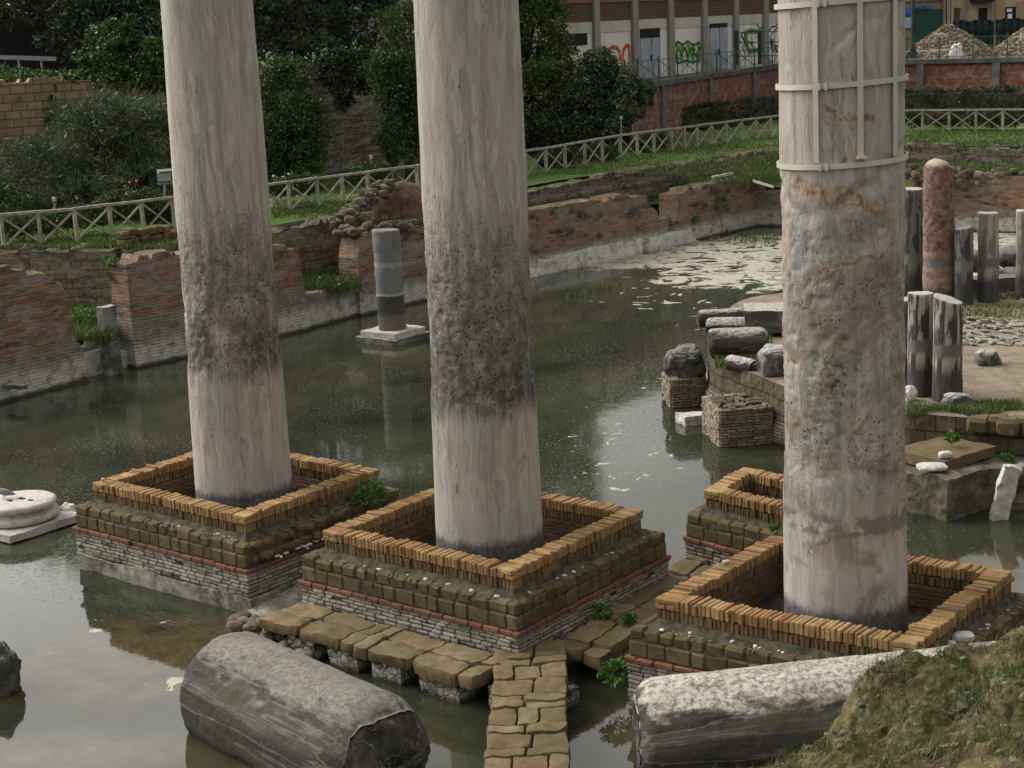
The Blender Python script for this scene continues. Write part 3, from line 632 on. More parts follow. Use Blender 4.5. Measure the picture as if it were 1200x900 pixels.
# sloping slab of rubble between first and second pedestal
t = thing('concrete_ramp', 'sloping grey concrete mass filling the gap between the left and middle brick pedestals', 'footing', (-3.0, 22.4, 0))
mb = MB(); V = np.array([(-4.0, 21.75, -.4), (-3.2, 20.9, -.4), (-1.6, 23.4, -.4), (-2.2, 24.6, -.4), (-3.95, 21.85, .10), (-3.3, 21.15, .12), (-1.8, 23.3, .42), (-2.3, 24.0, .42)])
bm = bmesh.new(); vs = [bm.verts.new(p) for p in V]
for f in ((0, 1, 5, 4), (1, 2, 6, 5), (2, 3, 7, 6), (3, 0, 4, 7), (4, 5, 6, 7), (3, 2, 1, 0)): bm.faces.new([vs[i] for i in f])
bmesh.ops.subdivide_edges(bm, edges=bm.edges[:], cuts=18, use_grid_fill=True); bm.verts.ensure_lookup_table(); bm.verts.index_update()
mb.add([v.co[:] for v in bm.verts], [tuple(v.index for v in f.verts) for f in bm.faces]); bm.free()
mb.build('concrete_mass', M['concrete'], t, disp=lambda V: rough(.08, 3, 5, 14)(V)-np.array([-3.0, 22.4, 0]))
def scatter(name, mat, pts, rmin, rmax, flat=.6, label=None):
    mb = MB()
    for i, p in enumerate(pts):
        r = RNG.uniform(rmin, rmax); a = RNG.uniform(.6, 1.3); q = RNG.uniform(0, 6.28)
        V = np.sign(ICO_V)*np.abs(ICO_V)**.75*(1+.3*fbm(ICO_V+i*2.3, 1.4, 2, i % 50))[:, None]*[r*a, r/a, r*flat]
        c_, s_ = math.cos(q), math.sin(q); V = V@np.array([[c_, s_, 0], [-s_, c_, 0], [0, 0, 1]])
        mb.add(V+np.array(p), ICO_F)
    return stuff(mb.build(name, mat))
def along(p, q, n, sp, z): 
    p = np.array([*p[:2], 0.]); q = np.array([*q[:2], 0.]); return [p+(q-p)*RNG.random()+np.array([RNG.normal(0, sp), RNG.normal(0, sp), z]) for _ in range(n)]
u1 = unit(B1[1]-B1[0]); v1 = unit(B1[2]-B1[1]); u2 = unit(B2[1]-B2[0]); v2 = unit(B2[2]-B2[1])
scatter('pedestal_rubble', M['tuff'], along(B1[1]+u1*.08, B1[2]+u1*.08, 110, .03, .96)+along(B1[1]+u1*.15, B1[2]+u1*.15, 150, .03, .80), .05, .13)
pts = along(B1[1]+u1*.24+v1*.25, B1[1]+u1*.26+v1*1.7, 80, .04, .74)+along(B1[0]+u1*1.9-v1*.1, B1[1]-v1*.1-u1*.1, 9, .03, 1.06)
pts += along(B2[0]+u2*.6-v2*.1, B2[1]-v2*.1, 9, .03, 1.06)+along(B2[1]+u2*.1, B2[2]+u2*.1, 9, .03, 1.06)
pts += along(B3[0]-v1*.1, B3[1]-v1*.1, 10, .03, 1.06)+along(B3[1]+u1*.1, B3[2]+u1*.1, 10, .03, 1.06)
scatter('marble_chippings', M['white_stone'], pts, .010, .032)
scatter('mortar_gravel', M['rubble'], [p+np.array([RNG.normal(0, .08), RNG.normal(0, .08), -.01]) for b in (B1, B2, B3) for (i, j, off) in ((0, 1, np.cross((0, 0, 1.), unit(b[1]-b[0]))*-.08), (1, 2, unit(b[1]-b[0])*.08)) for p in along(b[i]+off, b[j]+off, 160, .01, 1.055)], .008, .03)

# ================================================================== STONE WALKWAY
def m_pier():
    b = NB('walkway_pier_masonry'); x, y, z = b.sep(b.obj); n = b.noise(b.obj, 9, 7, .3, .74); zz = b.ma('ADD', z, b.ma('MULTIPLY', b.ma('SUBTRACT', b.noise(b.obj, 3, 5, 0, .65), .5), .35))
    lo = b.ramp(n, [(.32, (.13, .125, .10)), (.5, (.30, .29, .25)), (.68, (.42, .40, .36))]); vo = b.voro(b.obj, 9., 'DISTANCE_TO_EDGE'); st = b.voro(b.obj, 9., 'F1', 1)
    hi = b.mix(b.mr(vo, .02, .09), (.035, .032, .018), b.mix(.5, b.ramp(n, [(.35, (.055, .055, .025)), (.6, (.15, .13, .085)), (.75, (.25, .23, .18))]), b.mix(.7, b.comb(b.sep(st)[0], b.sep(st)[0], b.ma('MULTIPLY', b.sep(st)[0], .85)), (.14, .12, .085))))
    c = b.mix(b.mr(zz, .14, .22), lo, hi); c = b.mix(b.mr(z, .02, .09, .85, 0), c, (.03, .03, .02))
    return b.done(c, .92, b.bump(b.ma('ADD', n, b.ma('MULTIPLY', b.mr(vo, .0, .12), .8)), 1., .04), spec=.15)
M['pier'] = m_pier()
walk = thing('stone_walkway', 'brown tuff slab walkway on low piers, branching at the front corner of the middle pedestal', 'walkway', (0, 18.4, 0))
WO = np.array([0, 18.4, 0])
def arm(p0, p1, w_, z, seed, row=(.45, .75), cut=3, z1=None):
    p0 = np.array([*p0, 0.]); p1 = np.array([*p1, 0.]); d = unit(p1-p0); s = np.cross((0, 0, 1.), d); Lg = np.linalg.norm(p1-p0); mb = MB(); a = 0
    while a < Lg:
        l = RNG.uniform(*row); k = RNG.integers(2, cut+1); cuts = np.sort(np.concatenate([[0, 1], (np.arange(1, k)/k+RNG.uniform(-.08, .08, k-1))]))
        if RNG.random() < .3: l = row[0]*.55; cuts = np.array([0, .5+RNG.uniform(-.1, .1), 1])
        for i in range(len(cuts)-1):
            c = p0+d*(a+l/2)+s*((cuts[i]+cuts[i+1])/2-.5)*w_; ww = (cuts[i+1]-cuts[i])*w_
            zz_ = z if z1 is None else z+(z1-z)*min(1, a/Lg)
            th = .17+RNG.uniform(-.02, .03); ang = RNG.normal(0, .02); dd = unit(d+s*ang)
            V0 = len(mb.v); rb = MB(); gridbox(rb, (0, 0, 0), (l-.012, ww-.012, th), .045)
            V = rb.verts(); h = np.array([(l-.012), (ww-.012), th])/2
            q = np.abs(V)/h; V = V*np.where(q > .75, 1-.06*(np.sort(q, 1)[:, 1:2] > .85)*1.0, 1)   # soften arrises
            V = V*(1-.10*np.clip(q[:, :1]*q[:, 1:2]-.55, 0, 1)*[1, 1, .6])
            V = c+np.array([0, 0, zz_-th/2+RNG.normal(0, .012)])+V[:, :1]*dd+V[:, 1:2]*np.cross((0, 0, 1.), dd)+V[:, 2:]*np.array([0, 0, 1.])
            bad = rough(.05, 4.2, 6, seed)(V); mb.add(bad-WO, rb.f)
        a += l
    mb.build('paving', M['slab'], walk, True)
def weld_smooth(o, ang=40):
    bm = bmesh.new(); bm.from_mesh(o.data); bmesh.ops.remove_doubles(bm, verts=bm.verts, dist=.0008); bm.to_mesh(o.data); bm.free()
def pier(c, ang, size, seed, white=.0):
    mb = MB(); gridbox(mb, np.array([c[0], c[1], (size[2])/2-.5])-WO*0, size, .06, d3(ang), d3(ang+math.pi/2))
    o = mb.build('pier', M['pier'], walk, disp=lambda V: rough(.06, 4, 5, seed)(V)-WO)
WZ = .42
arm(W(622, 752, WZ)[:2], W(610, 1060, WZ)[:2], .93, WZ, 3, (.36, .55))
aL = math.atan2(20.95-18.5, -3.4+.3); LA0 = (W(606, 762, WZ)+W(545, 803, WZ))/2; LA1 = (W(358, 703, WZ)+W(328, 735, WZ))/2
arm(LA0[:2], LA1[:2], .80, WZ, 5, (.45, .8), 2)
arm(W(676, 762, WZ)[:2], W(893, 612, WZ)[:2], .74, WZ-.01, 8, (.5, .8), 2)
for i, f_ in enumerate((.16, .42, .64, .86)):
    c = LA0[:2]*(1-f_)+LA1[:2]*f_; pier(c, aL, (.52 if i else .66, .72, .76), 40+i)
for i, y_ in enumerate((18.05, 16.9, 15.9, 14.9)): pier((-.02+.03*i, y_+.1), 0.05, (.84, .7, .76), 50+i)
for i, f_ in enumerate((.12, .42, .75)):
    c = W(680, 758, WZ)[:2]*(1-f_)+W(893, 612, WZ)[:2]*f_; pier(c, math.atan2(3.77, 3.08), (.55, .62, .76), 60+i)
pier(W(652, 788, WZ)[:2], .6, (.4, .4, .76), 71)
scatter('walkway_rubble', M['rubble'], along((-3.5, 20.9), (-4.0, 21.3), 24, .14, .22)+along((-2.9, 20.0), (-3.7, 20.9), 20, .15, .12), .05, .13)

# ================================================================== FALLEN SHAFTS
def m_fallen(name, pale, upa, topk):
    b = NB(name); o = b.obj; x, y, z = b.sep(o)
    st = b.noise(b.mapv(o, (.22, 1.6, 1.6)), 1.5, 7, .35, .68); gr = b.noise(o, 17, 7, 0, .76)
    c = b.ramp(st, [(.3, (.016, .015, .013)), (.45, (.032, .029, .025)), (.55, (.058, .052, .044)), (.68, (.11, .10, .085))])
    ln = b.mr(b.ma('ABSOLUTE', b.ma('SUBTRACT', b.noise(b.mapv(o, (.15, 2.2, 2.2), (3, 3, 3)), 1.4, 4), .5)), .0, .02, 1, 0); c = b.mix(b.ma('MULTIPLY', ln, .6), c, (.20, .185, .165))
    c = b.mix(b.mr(gr, .52, .74, 0, .45), c, (.15, .14, .12)); c = b.mix(b.mr(gr, .28, .42, .7, 0), c, (.02, .018, .016))
    pc = b.mix(b.mr(gr, .36, .6), (.13, .12, .10), pale); pc = b.mix(b.mr(b.noise(b.mapv(o, (.6, 1.4, 1.4)), 2.2, 7, .4, .7), .48, .66), pc, b.mix(.5, pc, (.10, .085, .06)))
    nz = b.sep(b.geo.outputs['Normal'])[2]
    k = b.mr(b.ma('ADD', nz, b.ma('MULTIPLY', b.ma('SUBTRACT', b.noise(b.mapv(o, (.5, 1, 1)), 3.4, 8, .3, .74), .5), 1.1)), upa, upa+.22)
    c = b.mix(b.ma('MULTIPLY', k, topk), c, pc)
    c = b.mix(b.mr(b.noise(b.mapv(o, (.7, 1, 1), (5, 2, 8)), 1.6, 6, 0, .7), .56, .70, 0, .65), c, (.06, .062, .025))
    h = b.ma('ADD', b.ma('MULTIPLY', gr, .7), st)
    return b.done(c, .86, b.bump(h, .9, .035), spec=.2)
FAL = m_fallen('blackened_fallen_shaft', (.25, .235, .205), .66, .8); FAW = m_fallen('bleached_fallen_shaft', (.50, .46, .39), .60, 1.)
def fallen(name, label, p0, p1, r0, r1, mat, seed, brk0=.12, brk1=.35, part='broken_shaft'):
    p0 = np.array(p0, float); p1 = np.array(p1, float); d = unit(p1-p0); Lg = np.linalg.norm(p1-p0)
    a = unit(np.cross(d, (0, 0, 1.))); b = np.cross(a, d); na, nl, nr = 110, int(Lg/.035)+2, 14
    V = []; F = []
    ss = np.linspace(0, Lg, nl)
    for i, s in enumerate(ss):
        for k in range(na):
            q = 2*math.pi*k/na; V.append((s, (r0+(r1-r0)*s/Lg)*math.cos(q), (r0+(r1-r0)*s/Lg)*math.sin(q)))
    F = [(i*na+k, i*na+(k+1) % na, (i+1)*na+(k+1) % na, (i+1)*na+k) for i in range(nl-1) for k in range(na)]
    for e, (s, base) in enumerate(((0, 0), (Lg, (nl-1)*na))):
        prev = [base+k for k in range(na)]
        for j in range(1, nr):
            st = len(V)
            for k in range(na):
                q = 2*math.pi*k/na; rr = (r0 if e == 0 else r1)*(1-j/nr); V.append((s, rr*math.cos(q), rr*math.sin(q)))
            cur = [st+k for k in range(na)]
            F += [((prev[k], cur[k], cur[(k+1) % na], prev[(k+1) % na]) if e else (prev[(k+1) % na], cur[(k+1) % na], cur[k], prev[k])) for k in range(na)]
            prev = cur
        F.append(tuple(prev if e else prev[::-1]))
    V = np.array(V); n3 = fbm(V, 1.6, 5, seed, .6)
    # broken ends: push along the axis with noise
    for e, (s0, br) in enumerate(((0, brk0), (Lg, brk1))):
        w_ = np.clip(1-np.abs(V[:, 0]-s0)/(br*2.2), 0, 1)
        nn = fbm(V*[0, 1, 1], 1.5, 6, seed+5+e, .66); V[:, 0] += w_*nn*br*.9+(-1 if e else 1)*w_*br*.5*np.clip(np.hypot(V[:, 1], V[:, 2])/r0, 0, 1)**2
        edge = w_**2*np.clip(np.hypot(V[:, 1], V[:, 2])/r0, 0, 1)**3*.17*(1+fbm(V*[0, 1, 1], 2.6, 3, seed+8+e)*.7)
        V[:, 1:] *= (1-edge)[:, None]
    rad = np.stack([np.zeros(len(V)), V[:, 1], V[:, 2]], 1)/r0
    V = V+rad*(.022*n3+.016*fbm(V*[.35, 1, 1], 6, 4, seed+3)+.01*fbm(V, 16, 3, seed+4))[:, None]
    mb = MB(); mb.add(V-np.array([Lg/2, 0, 0]), F); q = (p0+p1)/2
    o = mb.build(name, mat, None, True); o.matrix_world = Matrix(((d[0], a[0], b[0], q[0]), (d[1], a[1], b[1], q[1]), (d[2], a[2], b[2], q[2]), (0, 0, 0, 1)))
    return tag(o, label, 'column')
fallen('fallen_column', 'thick blackened fallen column lying in the pond left of the walkway, broken end toward it', W(262, 803, .36), W(462, 905, .30), .74, .76, FAL, 3, .10, .26)
fallen('fallen_column', 'white topped fallen column right of the walkway, its far end buried in the grassy bank', W(742, 872, .42), W(1240, 815, .95), .70, .64, FAW, 9, .14, .2)

# ================================================================== MOUND IN FRONT (lower right)
cps = [((868, 895), .5), ((905, 850), .75), ((950, 822), .95), ((1045, 780), 1.5), ((1065, 770), 1.6), ((1130, 757), 1.8), ((1200, 733), 2.0), ((1260, 722), 2.0), ((1000, 870), 1.25), ((1100, 830), 1.6), ((1200, 800), 2.0), ((1200, 870), 2.3), ((1100, 890), 1.9), ((950, 900), .8), ((1260, 900), 2.6), ((870, 960), .5), ((1100, 990), 2.2), ((1300, 1000), 3.0)]
CP = [W(*p, z) for p, z in cps]
for p, z in cps[:8]:
    q = W(*p, z); CP.append(np.array([q[0]-.1, q[1]+.75, z-.9])); CP.append(np.array([q[0]-.1, q[1]+1.7, -.6]))
CP += [np.array([1.0, 13.5, -.6]), np.array([1.2, 12, -.5]), np.array([.9, 15, -.6]), np.array([10, 17, 1.2]), np.array([12, 15, 2.4])]
CP = np.array(CP)
def mound_z(X, Y):
    d = (X[:, None]-CP[:, 0])**2+(Y[:, None]-CP[:, 1])**2+.02; w_ = 1/d**1.6; return (w_*CP[:, 2]).sum(1)/w_.sum(1)
nx, ny = 300, 240; gx = np.linspace(.8, 12, nx); gy = np.linspace(9, 17.6, ny); X, Y = np.meshgrid(gx, gy, indexing='ij'); X = X.ravel(); Y = Y.ravel()
Z = mound_z(X, Y); P3 = np.stack([X, Y, X*0], 1); Z += .16*fbm(P3, 1.5, 5, 21, .6)+.07*fbm(P3, 6, 4, 31, .6)+.05*fbm(P3, 12, 3, 41, .6)-.10*np.clip(np.abs(fbm(P3, 2.4, 3, 51))*-6+.6, 0, 1)
mb = MB(); mb.add(np.stack([X, Y, Z], 1), [(i*ny+j, (i+1)*ny+j, (i+1)*ny+j+1, i*ny+j+1) for i in range(nx-1) for j in range(ny-1)])
def m_mound():
    b = NB('mossy_rubble_bank'); n = b.noise(b.obj, 1.6, 6, .4, .68); n2 = b.noise(b.obj, 11, 6, 0, .72)
    c = b.ramp(n2, [(.32, (.018, .015, .009)), (.47, (.065, .052, .03)), (.6, (.14, .112, .065)), (.75, (.30, .26, .18))])
    c = b.mix(b.mr(n, .40, .62, 0, .75), c, b.ramp(n2, [(.3, (.018, .024, .007)), (.55, (.055, .062, .018)), (.75, (.11, .11, .04))]))
    c = b.mix(b.mr(b.noise(b.mapv(b.obj, (1, 1, 1), (3, 8, 1)), 1.1, 5), .55, .66, 0, .7), c, b.ramp(n2, [(.3, (.10, .08, .035)), (.6, (.20, .165, .08)), (.8, (.3, .26, .16))]))
    return b.done(c, .95, b.bump(n2, 1., .06), spec=.1)
mo = mb.build('grass_bank', m_mound(), None, True); mo['kind'] = 'structure'
def mz(x, y): 
    p = np.array([[x, y, 0.]]); return float(mound_z(np.array([x]), np.array([y]))[0]+.16*fbm(p, 1.5, 5, 21, .6)[0]+.07*fbm(p, 6, 4, 31, .6)[0])
M['grass'] = m_leaf('grass_blades', (.028, .05, .010), (.09, .13, .025), (.16, .17, .05), 1.5)
M['dry_grass'] = m_leaf('dry_stems', (.06, .045, .02), (.17, .13, .06), (.26, .2, .1), 1.5)
M['weed'] = m_leaf('weed_leaf', (.03, .08, .012), (.09, .19, .03), None, 2.)
def blades(name, pts, h, wd, mat, bend=.4, parent=None, kind='stuff'):
    n = len(pts); P = np.array(pts); H = h*RNG.uniform(.5, 1.4, n); a = RNG.uniform(0, 6.283, n); b = RNG.uniform(0, 6.283, n)
    lean = RNG.uniform(0, bend, n)*H; w_ = wd*RNG.uniform(.6, 1.3, n)
    s = np.stack([np.cos(a), np.sin(a), a*0], 1)*w_[:, None]; l = np.stack([np.cos(b)*lean, np.sin(b)*lean, H], 1)
    V = np.stack([P-s, P+s, P+s*.6+l*.55, P-s*.6+l*.55, P+l+l*[1, 1, 0]*.5], 1).reshape(-1, 3)
    I = np.arange(n)*5; F = []
    me = bpy.data.meshes.new(name); me.vertices.add(n*5); me.vertices.foreach_set('co', V.ravel().astype(np.float32))
    lv = np.concatenate([np.stack([I, I+1, I+2, I+3], 1), np.stack([I+3, I+2, I+4, I+4], 1)], 1)
    loops = np.concatenate([lv[:, :4], lv[:, 4:7]], 1).ravel(); me.loops.add(n*7); me.loops.foreach_set('vertex_index', loops.astype(np.int32))
    me.polygons.add(n*2); st = (np.arange(n)[:, None]*7+[0, 4]).ravel(); me.polygons.foreach_set('loop_start', st.astype(np.int32))
    me.update(calc_edges=True); me.validate(); me.materials.append(mat)
    o = bpy.data.objects.new(name, me); C.objects.link(o)
    if parent: o.parent = parent
    elif kind: o['kind'] = kind
    return o
gp = []; dp = []; rp = []
for _ in range(34000):
    x, y = RNG.uniform(1.4, 9.5), RNG.uniform(10.5, 16.9); k = vnoise([[x*1.1, y*1.1, 3]], 5)[0]+.6*vnoise([[x*3.1, y*3.1, 3]], 6)[0]
    if k > .12: gp.append((x, y))
    elif k < -.1 and RNG.random() < .45: dp.append((x, y))
    if RNG.random() < .03: rp.append((x, y))
def onmound(L, dz=0.):
    A = np.array(L); p = np.stack([A[:, 0], A[:, 1], A[:, 0]*0], 1); z = mound_z(A[:, 0], A[:, 1])+.16*fbm(p, 1.5, 5, 21, .6)+.07*fbm(p, 6, 4, 31, .6)
    p[:, 2] = z+dz; return p[z > .15]
blades('bank_grass', onmound(gp, -.01), .07, .006, M['grass'], .9); blades('bank_dry_stems', onmound(dp, -.01), .12, .004, M['dry_grass'], .8)
scatter('bank_pebbles', M['rubble'], onmound(rp), .010, .04)
scatter('bank_rocks', M['rubble'], onmound([(RNG.uniform(1.8, 8), RNG.uniform(12.5, 16.6)) for _ in range(34)], -.03), .04, .10)
tc = onmound([(RNG.uniform(1.8, 8), RNG.uniform(12, 16.6)) for _ in range(150)]); blades('bank_tufts', [c+np.array([RNG.normal(0, .04), RNG.normal(0, .04), -.02]) for c in tc for _ in range(26)], .15, .005, M['grass'], .7)
def flat_stone(name, label, c, r, seed, mat, cat='stone', rot=0., th=.12):
    mb = MB(); V = IC4_V*(1+.3*fbm(IC4_V+seed, 1.2, 4, seed))[:, None]; V = np.sign(V)*np.abs(V)**.7*np.array([r[0], r[1], r[2]])
    c_, s_ = math.cos(rot), math.sin(rot); V = V@np.array([[c_, s_, 0], [-s_, c_, 0], [0, 0, 1]])
    mb.add(V+np.array(c), IC4_F); return tag(mb.build(name, mat, None, False, tuple(c)), label, cat)
flat_stone('marble_fragment', 'larger white marble fragment on the ledge right of the strapped column kerb', W(1128, 746, 1.12), (.13, .10, .05), 2, M['white_stone'])
flat_stone('marble_fragment', 'small white marble fragment just below the larger one, next to the right brick kerb', W(1115, 755, 1.1), (.06, .06, .04), 5, M['white_stone'])
flat_stone('pebble', 'pinkish pebble lying on top of the right brick kerb', W(851, 659, 1.43), (.05, .035, .03), 5, M['base_marble'])
flat_stone('pebble', 'small pebble on the left corner of the leftmost brick kerb', W(121, 562, 1.43), (.03, .03, .025), 6, M['base_marble'])

# ================================================================== LEFT: COLUMN BASE, PIGEON, SLABS, ROCK
c = W(24, 607, .16); t = thing('moulded_marble_plinth', 'round moulded white marble column base on a thin square plinth in the pond at left', 'column base', (c[0], c[1], 0))
mb = MB(); aa = math.atan2(-.62, .78); gridbox(mb, (0, 0, .09), (1.5, 1.5, .13), .08, d3(aa), d3(aa+math.pi/2)); mb.build('plinth', M['base_marble'], t, disp=rough(.015, 4, 4, 2))
prof = [(0, .16), (.60, .165), (.66, .19), (.675, .24), (.65, .29), (.575, .315), (.545, .34), (.55, .37), (.60, .385), (.635, .41), (.64, .45), (.62, .49), (.57, .505), (.3, .51), (0, .508)]
n = 72; V = [(r*math.cos(2*math.pi*k/n), r*math.sin(2*math.pi*k/n), z) for r, z in prof for k in range(n)]
mb = MB(); mb.add(V, [(i*n+k, i*n+(k+1) % n, (i+1)*n+(k+1) % n, (i+1)*n+k) for i in range(len(prof)-1) for k in range(n)])
mb.build('moulded_torus', M['base_marble'], t, True, disp=rough(.02, 3, 4, 6))
mb = MB()
for a_, b_, s_ in ((.05, .02, .09), (.25, -.12, .07), (-.12, -.08, .06)): bx(mb, (a_, b_, .500), (s_*1.6, s_, .03), d3(aa), d3(aa+math.pi/2))
mb.build('dowel_hole', M['black_void'], t)
# pigeon
c = W(6, 583, .52); d = d3(math.pi*.95)
pts = [c+d*s+np.array([0, 0, z]) for s, z in ((-.20, .06), (-.14, .07), (-.07, .09), (0, .10), (.06, .12), (.095, .155), (.115, .185), (.145, .185), (.165, .178))]
mb = MB(); tube(mb, pts, [.012, .03, .055, .065, .055, .033, .03, .018, .004], 14)
o = mb.build('pigeon', m_plain('grey_feather', (.17, .16, .18), .35, 12, .7), None, True, tuple(c)); tag(o, 'small grey pigeon standing on the round marble column base', 'bird')
for s in (-1, 1):
    mb = MB(); q = c+d*.01+np.array([0, s*.022, 0]); tube(mb, [q+np.array([0, 0, .06]), q+np.array([0, 0, .0])], [.006, .004], 6); tube(mb, [q, q+d*.03], [.004, .002], 5)
    l = mb.build('leg', m_plain('pigeon_leg', (.35, .10, .09)), None, False, (0, 0, 0)); l.parent = o; l.location = -Vector(c)
# slabs on a block at the left edge
c = W(-6, 470, 0); t = thing('marble_block', 'pale squared marble block standing in the pond at the left edge', 'stone block', (c[0], c[1], 0))
mb = MB(); aw = math.atan2(WD[1], WD[0]); gridbox(mb, (-.3, .2, .05), (1.9, 1.1, .62), .1, d3(aw), d3(aw+math.pi/2)); mb.build('block', M['pale_plaster'], t, disp=rough(.04, 3, 4, 3))
for i, (px, py, l, an, lab) in enumerate(((4, 447, 1.0, .75, 'upper grey stone plank lying on the marble block at the left edge'), (14, 452, .8, -.5, 'crooked lower stone plank on the marble block at the left edge'))):
    c = W(px, py, .44-.04*i); mb = MB(); gridbox(mb, c, (l, .2, .09), .08, d3(an), d3(an+math.pi/2)); tag(mb.build('stone_plank', M['drum'], None, False, tuple(c), disp=rough(.03, 4, 3, i)), lab, 'stone slab')
mb = MB(); c = W(-4, 785, .25); rock(mb, c, (.28, .35, .40), .5, 4, True, .15); tag(mb.build('pond_rock', M['dark_rock'], None, False, tuple(c)), 'dark mossy rock rising from the pond at the left edge', 'rock')
mb = MB(); c = W(78, 601, .08); rock(mb, c, (.16, .14, .16), .5, 5, True); tag(mb.build('pond_stone', M['white_stone'], None, False, tuple(c)), 'whitish stone touching the water between the column base and the left pedestal', 'rock')

# ================================================================== RUINED WALLS ROUND THE POOL
def ruin(name, label, b0, b1, tops, thick, mat, zb=0., seed=0, relief=.05, course=0., crown=.10, cat='ruined wall', group='ruined brick walls round the pool', plane=None, below=.5, batter=0., parts=()):
    """wall whose foot runs between two picture points at height zb; tops = picture points along its ragged top"""
    p0 = W(*b0, zb) if plane is None else plane[0]; p1 = W(*b1, zb) if plane is None else plane[1]
    d = unit((p1-p0)*[1, 1, 0]); nrm = np.cross(d, (0, 0, 1.))            # toward the viewer
    if nrm[1] > 0: nrm = -nrm
    Lg = np.linalg.norm((p1-p0)[:2])
    pr = []
    for (x, y) in tops:
        q = on_plane(p0, p1, x, y); pr.append(((q-p0)@d, q[2]))
    pr.sort(); ps = np.array([a for a, b in pr]); pz = np.array([b for a, b in pr])
    s0, s1 = min(0, ps[0]), max(Lg, ps[-1]) 
    seg = .07; ns = max(4, int((s1-s0)/seg)); ss = np.linspace(s0, s1, ns+1); top = np.interp(ss, ps, pz)
    o3 = np.stack([ss+seed*11, ss*0, ss*0], 1); top = top+crown*fbm(o3, 1.8, 4, seed)+crown*1.3*np.round(fbm(o3, 2.6, 3, seed+4)*4)/4
    top = .3*top+.7*np.round(top/.17+.25*fbm(o3, 4, 2, seed+14))*.17
    z0 = zb-below; hmax = top.max()-z0; nz = max(4, int(hmax/.07)); nt = max(2, int(thick/.12))
    prof = [('f', k/nz) for k in range(nz+1)]+[('t', k/nt) for k in range(1, nt+1)]+[('b', 1-k/4) for k in range(1, 5)]
    m = len(prof); V = np.zeros(((ns+1)*m, 3)); K = np.zeros((ns+1)*m)
    for i, s in enumerate(ss):
        for j, (ty, q) in enumerate(prof):
            if ty == 'f': z = z0+(top[i]-z0)*q; y = batter*(top[i]-z)
            elif ty == 't': z = top[i]; y = -thick*q
            else: z = z0+(top[i]-z0)*q; y = -thick
            V[i*m+j] = (s, y, z); K[i*m+j] = 1 if ty == 'f' else (.6 if ty == 't' else .2)
    N = fbm(V+seed*7.7, 2.2, 5, seed, .6); N2 = fbm(V*[1, 1, 2.5]+seed*3.3, 1.1, 4, seed+3, .6)
    V[:, 1] += K*(relief*N+relief*1.3*N2+.035*fbm(V*[1, 1, 3.5], 3.2, 3, seed+6, .7))
    if not course:
        rw = np.floor(V[:, 2]/.125+.25*fbm(V, .6, 2, seed+2)); V[:, 1] += K*.045*(_hash(rw.astype(np.int64), np.floor(V[:, 0]/1.3+rw*.37).astype(np.int64), rw.astype(np.int64)*0, seed)-.5)
    if course:
        row = np.floor(V[:, 2]/.28); col = np.floor(V[:, 0]/.34+row*.5); hsh = _hash(row.astype(np.int64), col.astype(np.int64), row.astype(np.int64)*0, seed)
        fr = V[:, 2]/.28-row; V[:, 1] += (K == 1)*course*(hsh-.5+.8*(fr < .3)*-1)
        V[:, 2] += (K == .6)*.12*fbm(V, 2.5, 3, seed+9)
    V[:, 2] += (K == .6)*crown*.6*fbm(V, 3.5, 3, seed+12)
    V[:, 0] += .5*relief*fbm(V, 3, 3, seed+15)
    F = [(i*m+j, (i+1)*m+j, (i+1)*m+j+1, i*m+j+1) for i in range(ns) for j in range(m-1)]
    F += [tuple(range(m))[::-1], tuple(ns*m+j for j in range(m))]
    flip = np.cross(d, -nrm)[2] < 0
    me = bpy.data.meshes.new(name); me.from_pydata(V.tolist(), [], F); me.materials.append(mat); me.update()
    bm = bmesh.new(); bm.from_mesh(me); bmesh.ops.recalc_face_normals(bm, faces=bm.faces); bm.to_mesh(me); bm.free()
    o = bpy.data.objects.new(name, me); C.objects.link(o)
    o.matrix_world = Matrix(((d[0], -nrm[0], 0, p0[0]), (d[1], -nrm[1], 0, p0[1]), (0, 0, 1, 0), (0, 0, 0, 1)))
    tag(o, label, cat, group)
    o['seed'] = 0; del o['seed']
    return o
R1 = m_ruin('ruin_brick_a', 1.05, 1., .45, seed=1); R2 = m_ruin('ruin_brick_b', 1.3, 1., .5, seed=2, pale=.3); R3 = m_ruin('ruin_brick_c', .8, 1., .6, seed=3)
R4 = m_ruin('ruin_brick_d', .72, .8, .85, seed=4, pale=.25); TF = m_ruin('ruin_tuff', .2, 1., .5, 1., seed=5, pale=.1); PL = m_ruin('ruin_plaster', 3., 1., .4, seed=6)
TF2 = m_ruin('ruin_tuff_b', .1, 1., .7, 1., seed=9, pale=.2)
RH = m_ruin('ruin_brick_high', .1, 1., .5, seed=8)
E0 = W(-60, 452, 0); 
ruin('ruined_brick_wall', 'stepped red brick wall end at the left edge, crumbling down toward the grassy gap', (-60, 478), (76, 443), [(-60, 312), (0, 315), (30, 317), (48, 330), (53, 352), (56, 378), (64, 398), (70, 402), (76, 420)], .8, R1, seed=1, relief=.06, crown=.12)
ruin('ruined_brick_wall', 'long red and grey brick wall seen on both sides of the left tall column', (139, 428), (341, 384), [(139, 308), (143, 298), (160, 296), (200, 292), (240, 290), (300, 288), (325, 290), (331, 300), (334, 330), (338, 348), (341, 352)], .8, R2, seed=2, crown=.08)
ruin('ruined_brick_wall', 'dark stained brick wall behind the small grey column stub', (418, 364), (512, 342), [(396, 300), (402, 275), (430, 268), (470, 264), (512, 262)], .8, R3, seed=3, crown=.08)
ruin('ruined_brick_wall', 'brick wall hidden mostly behind the middle tall column with a mossy top', (512, 342), (606, 322), [(512, 258), (560, 250), (606, 244)], .8, R3, seed=13, crown=.08)
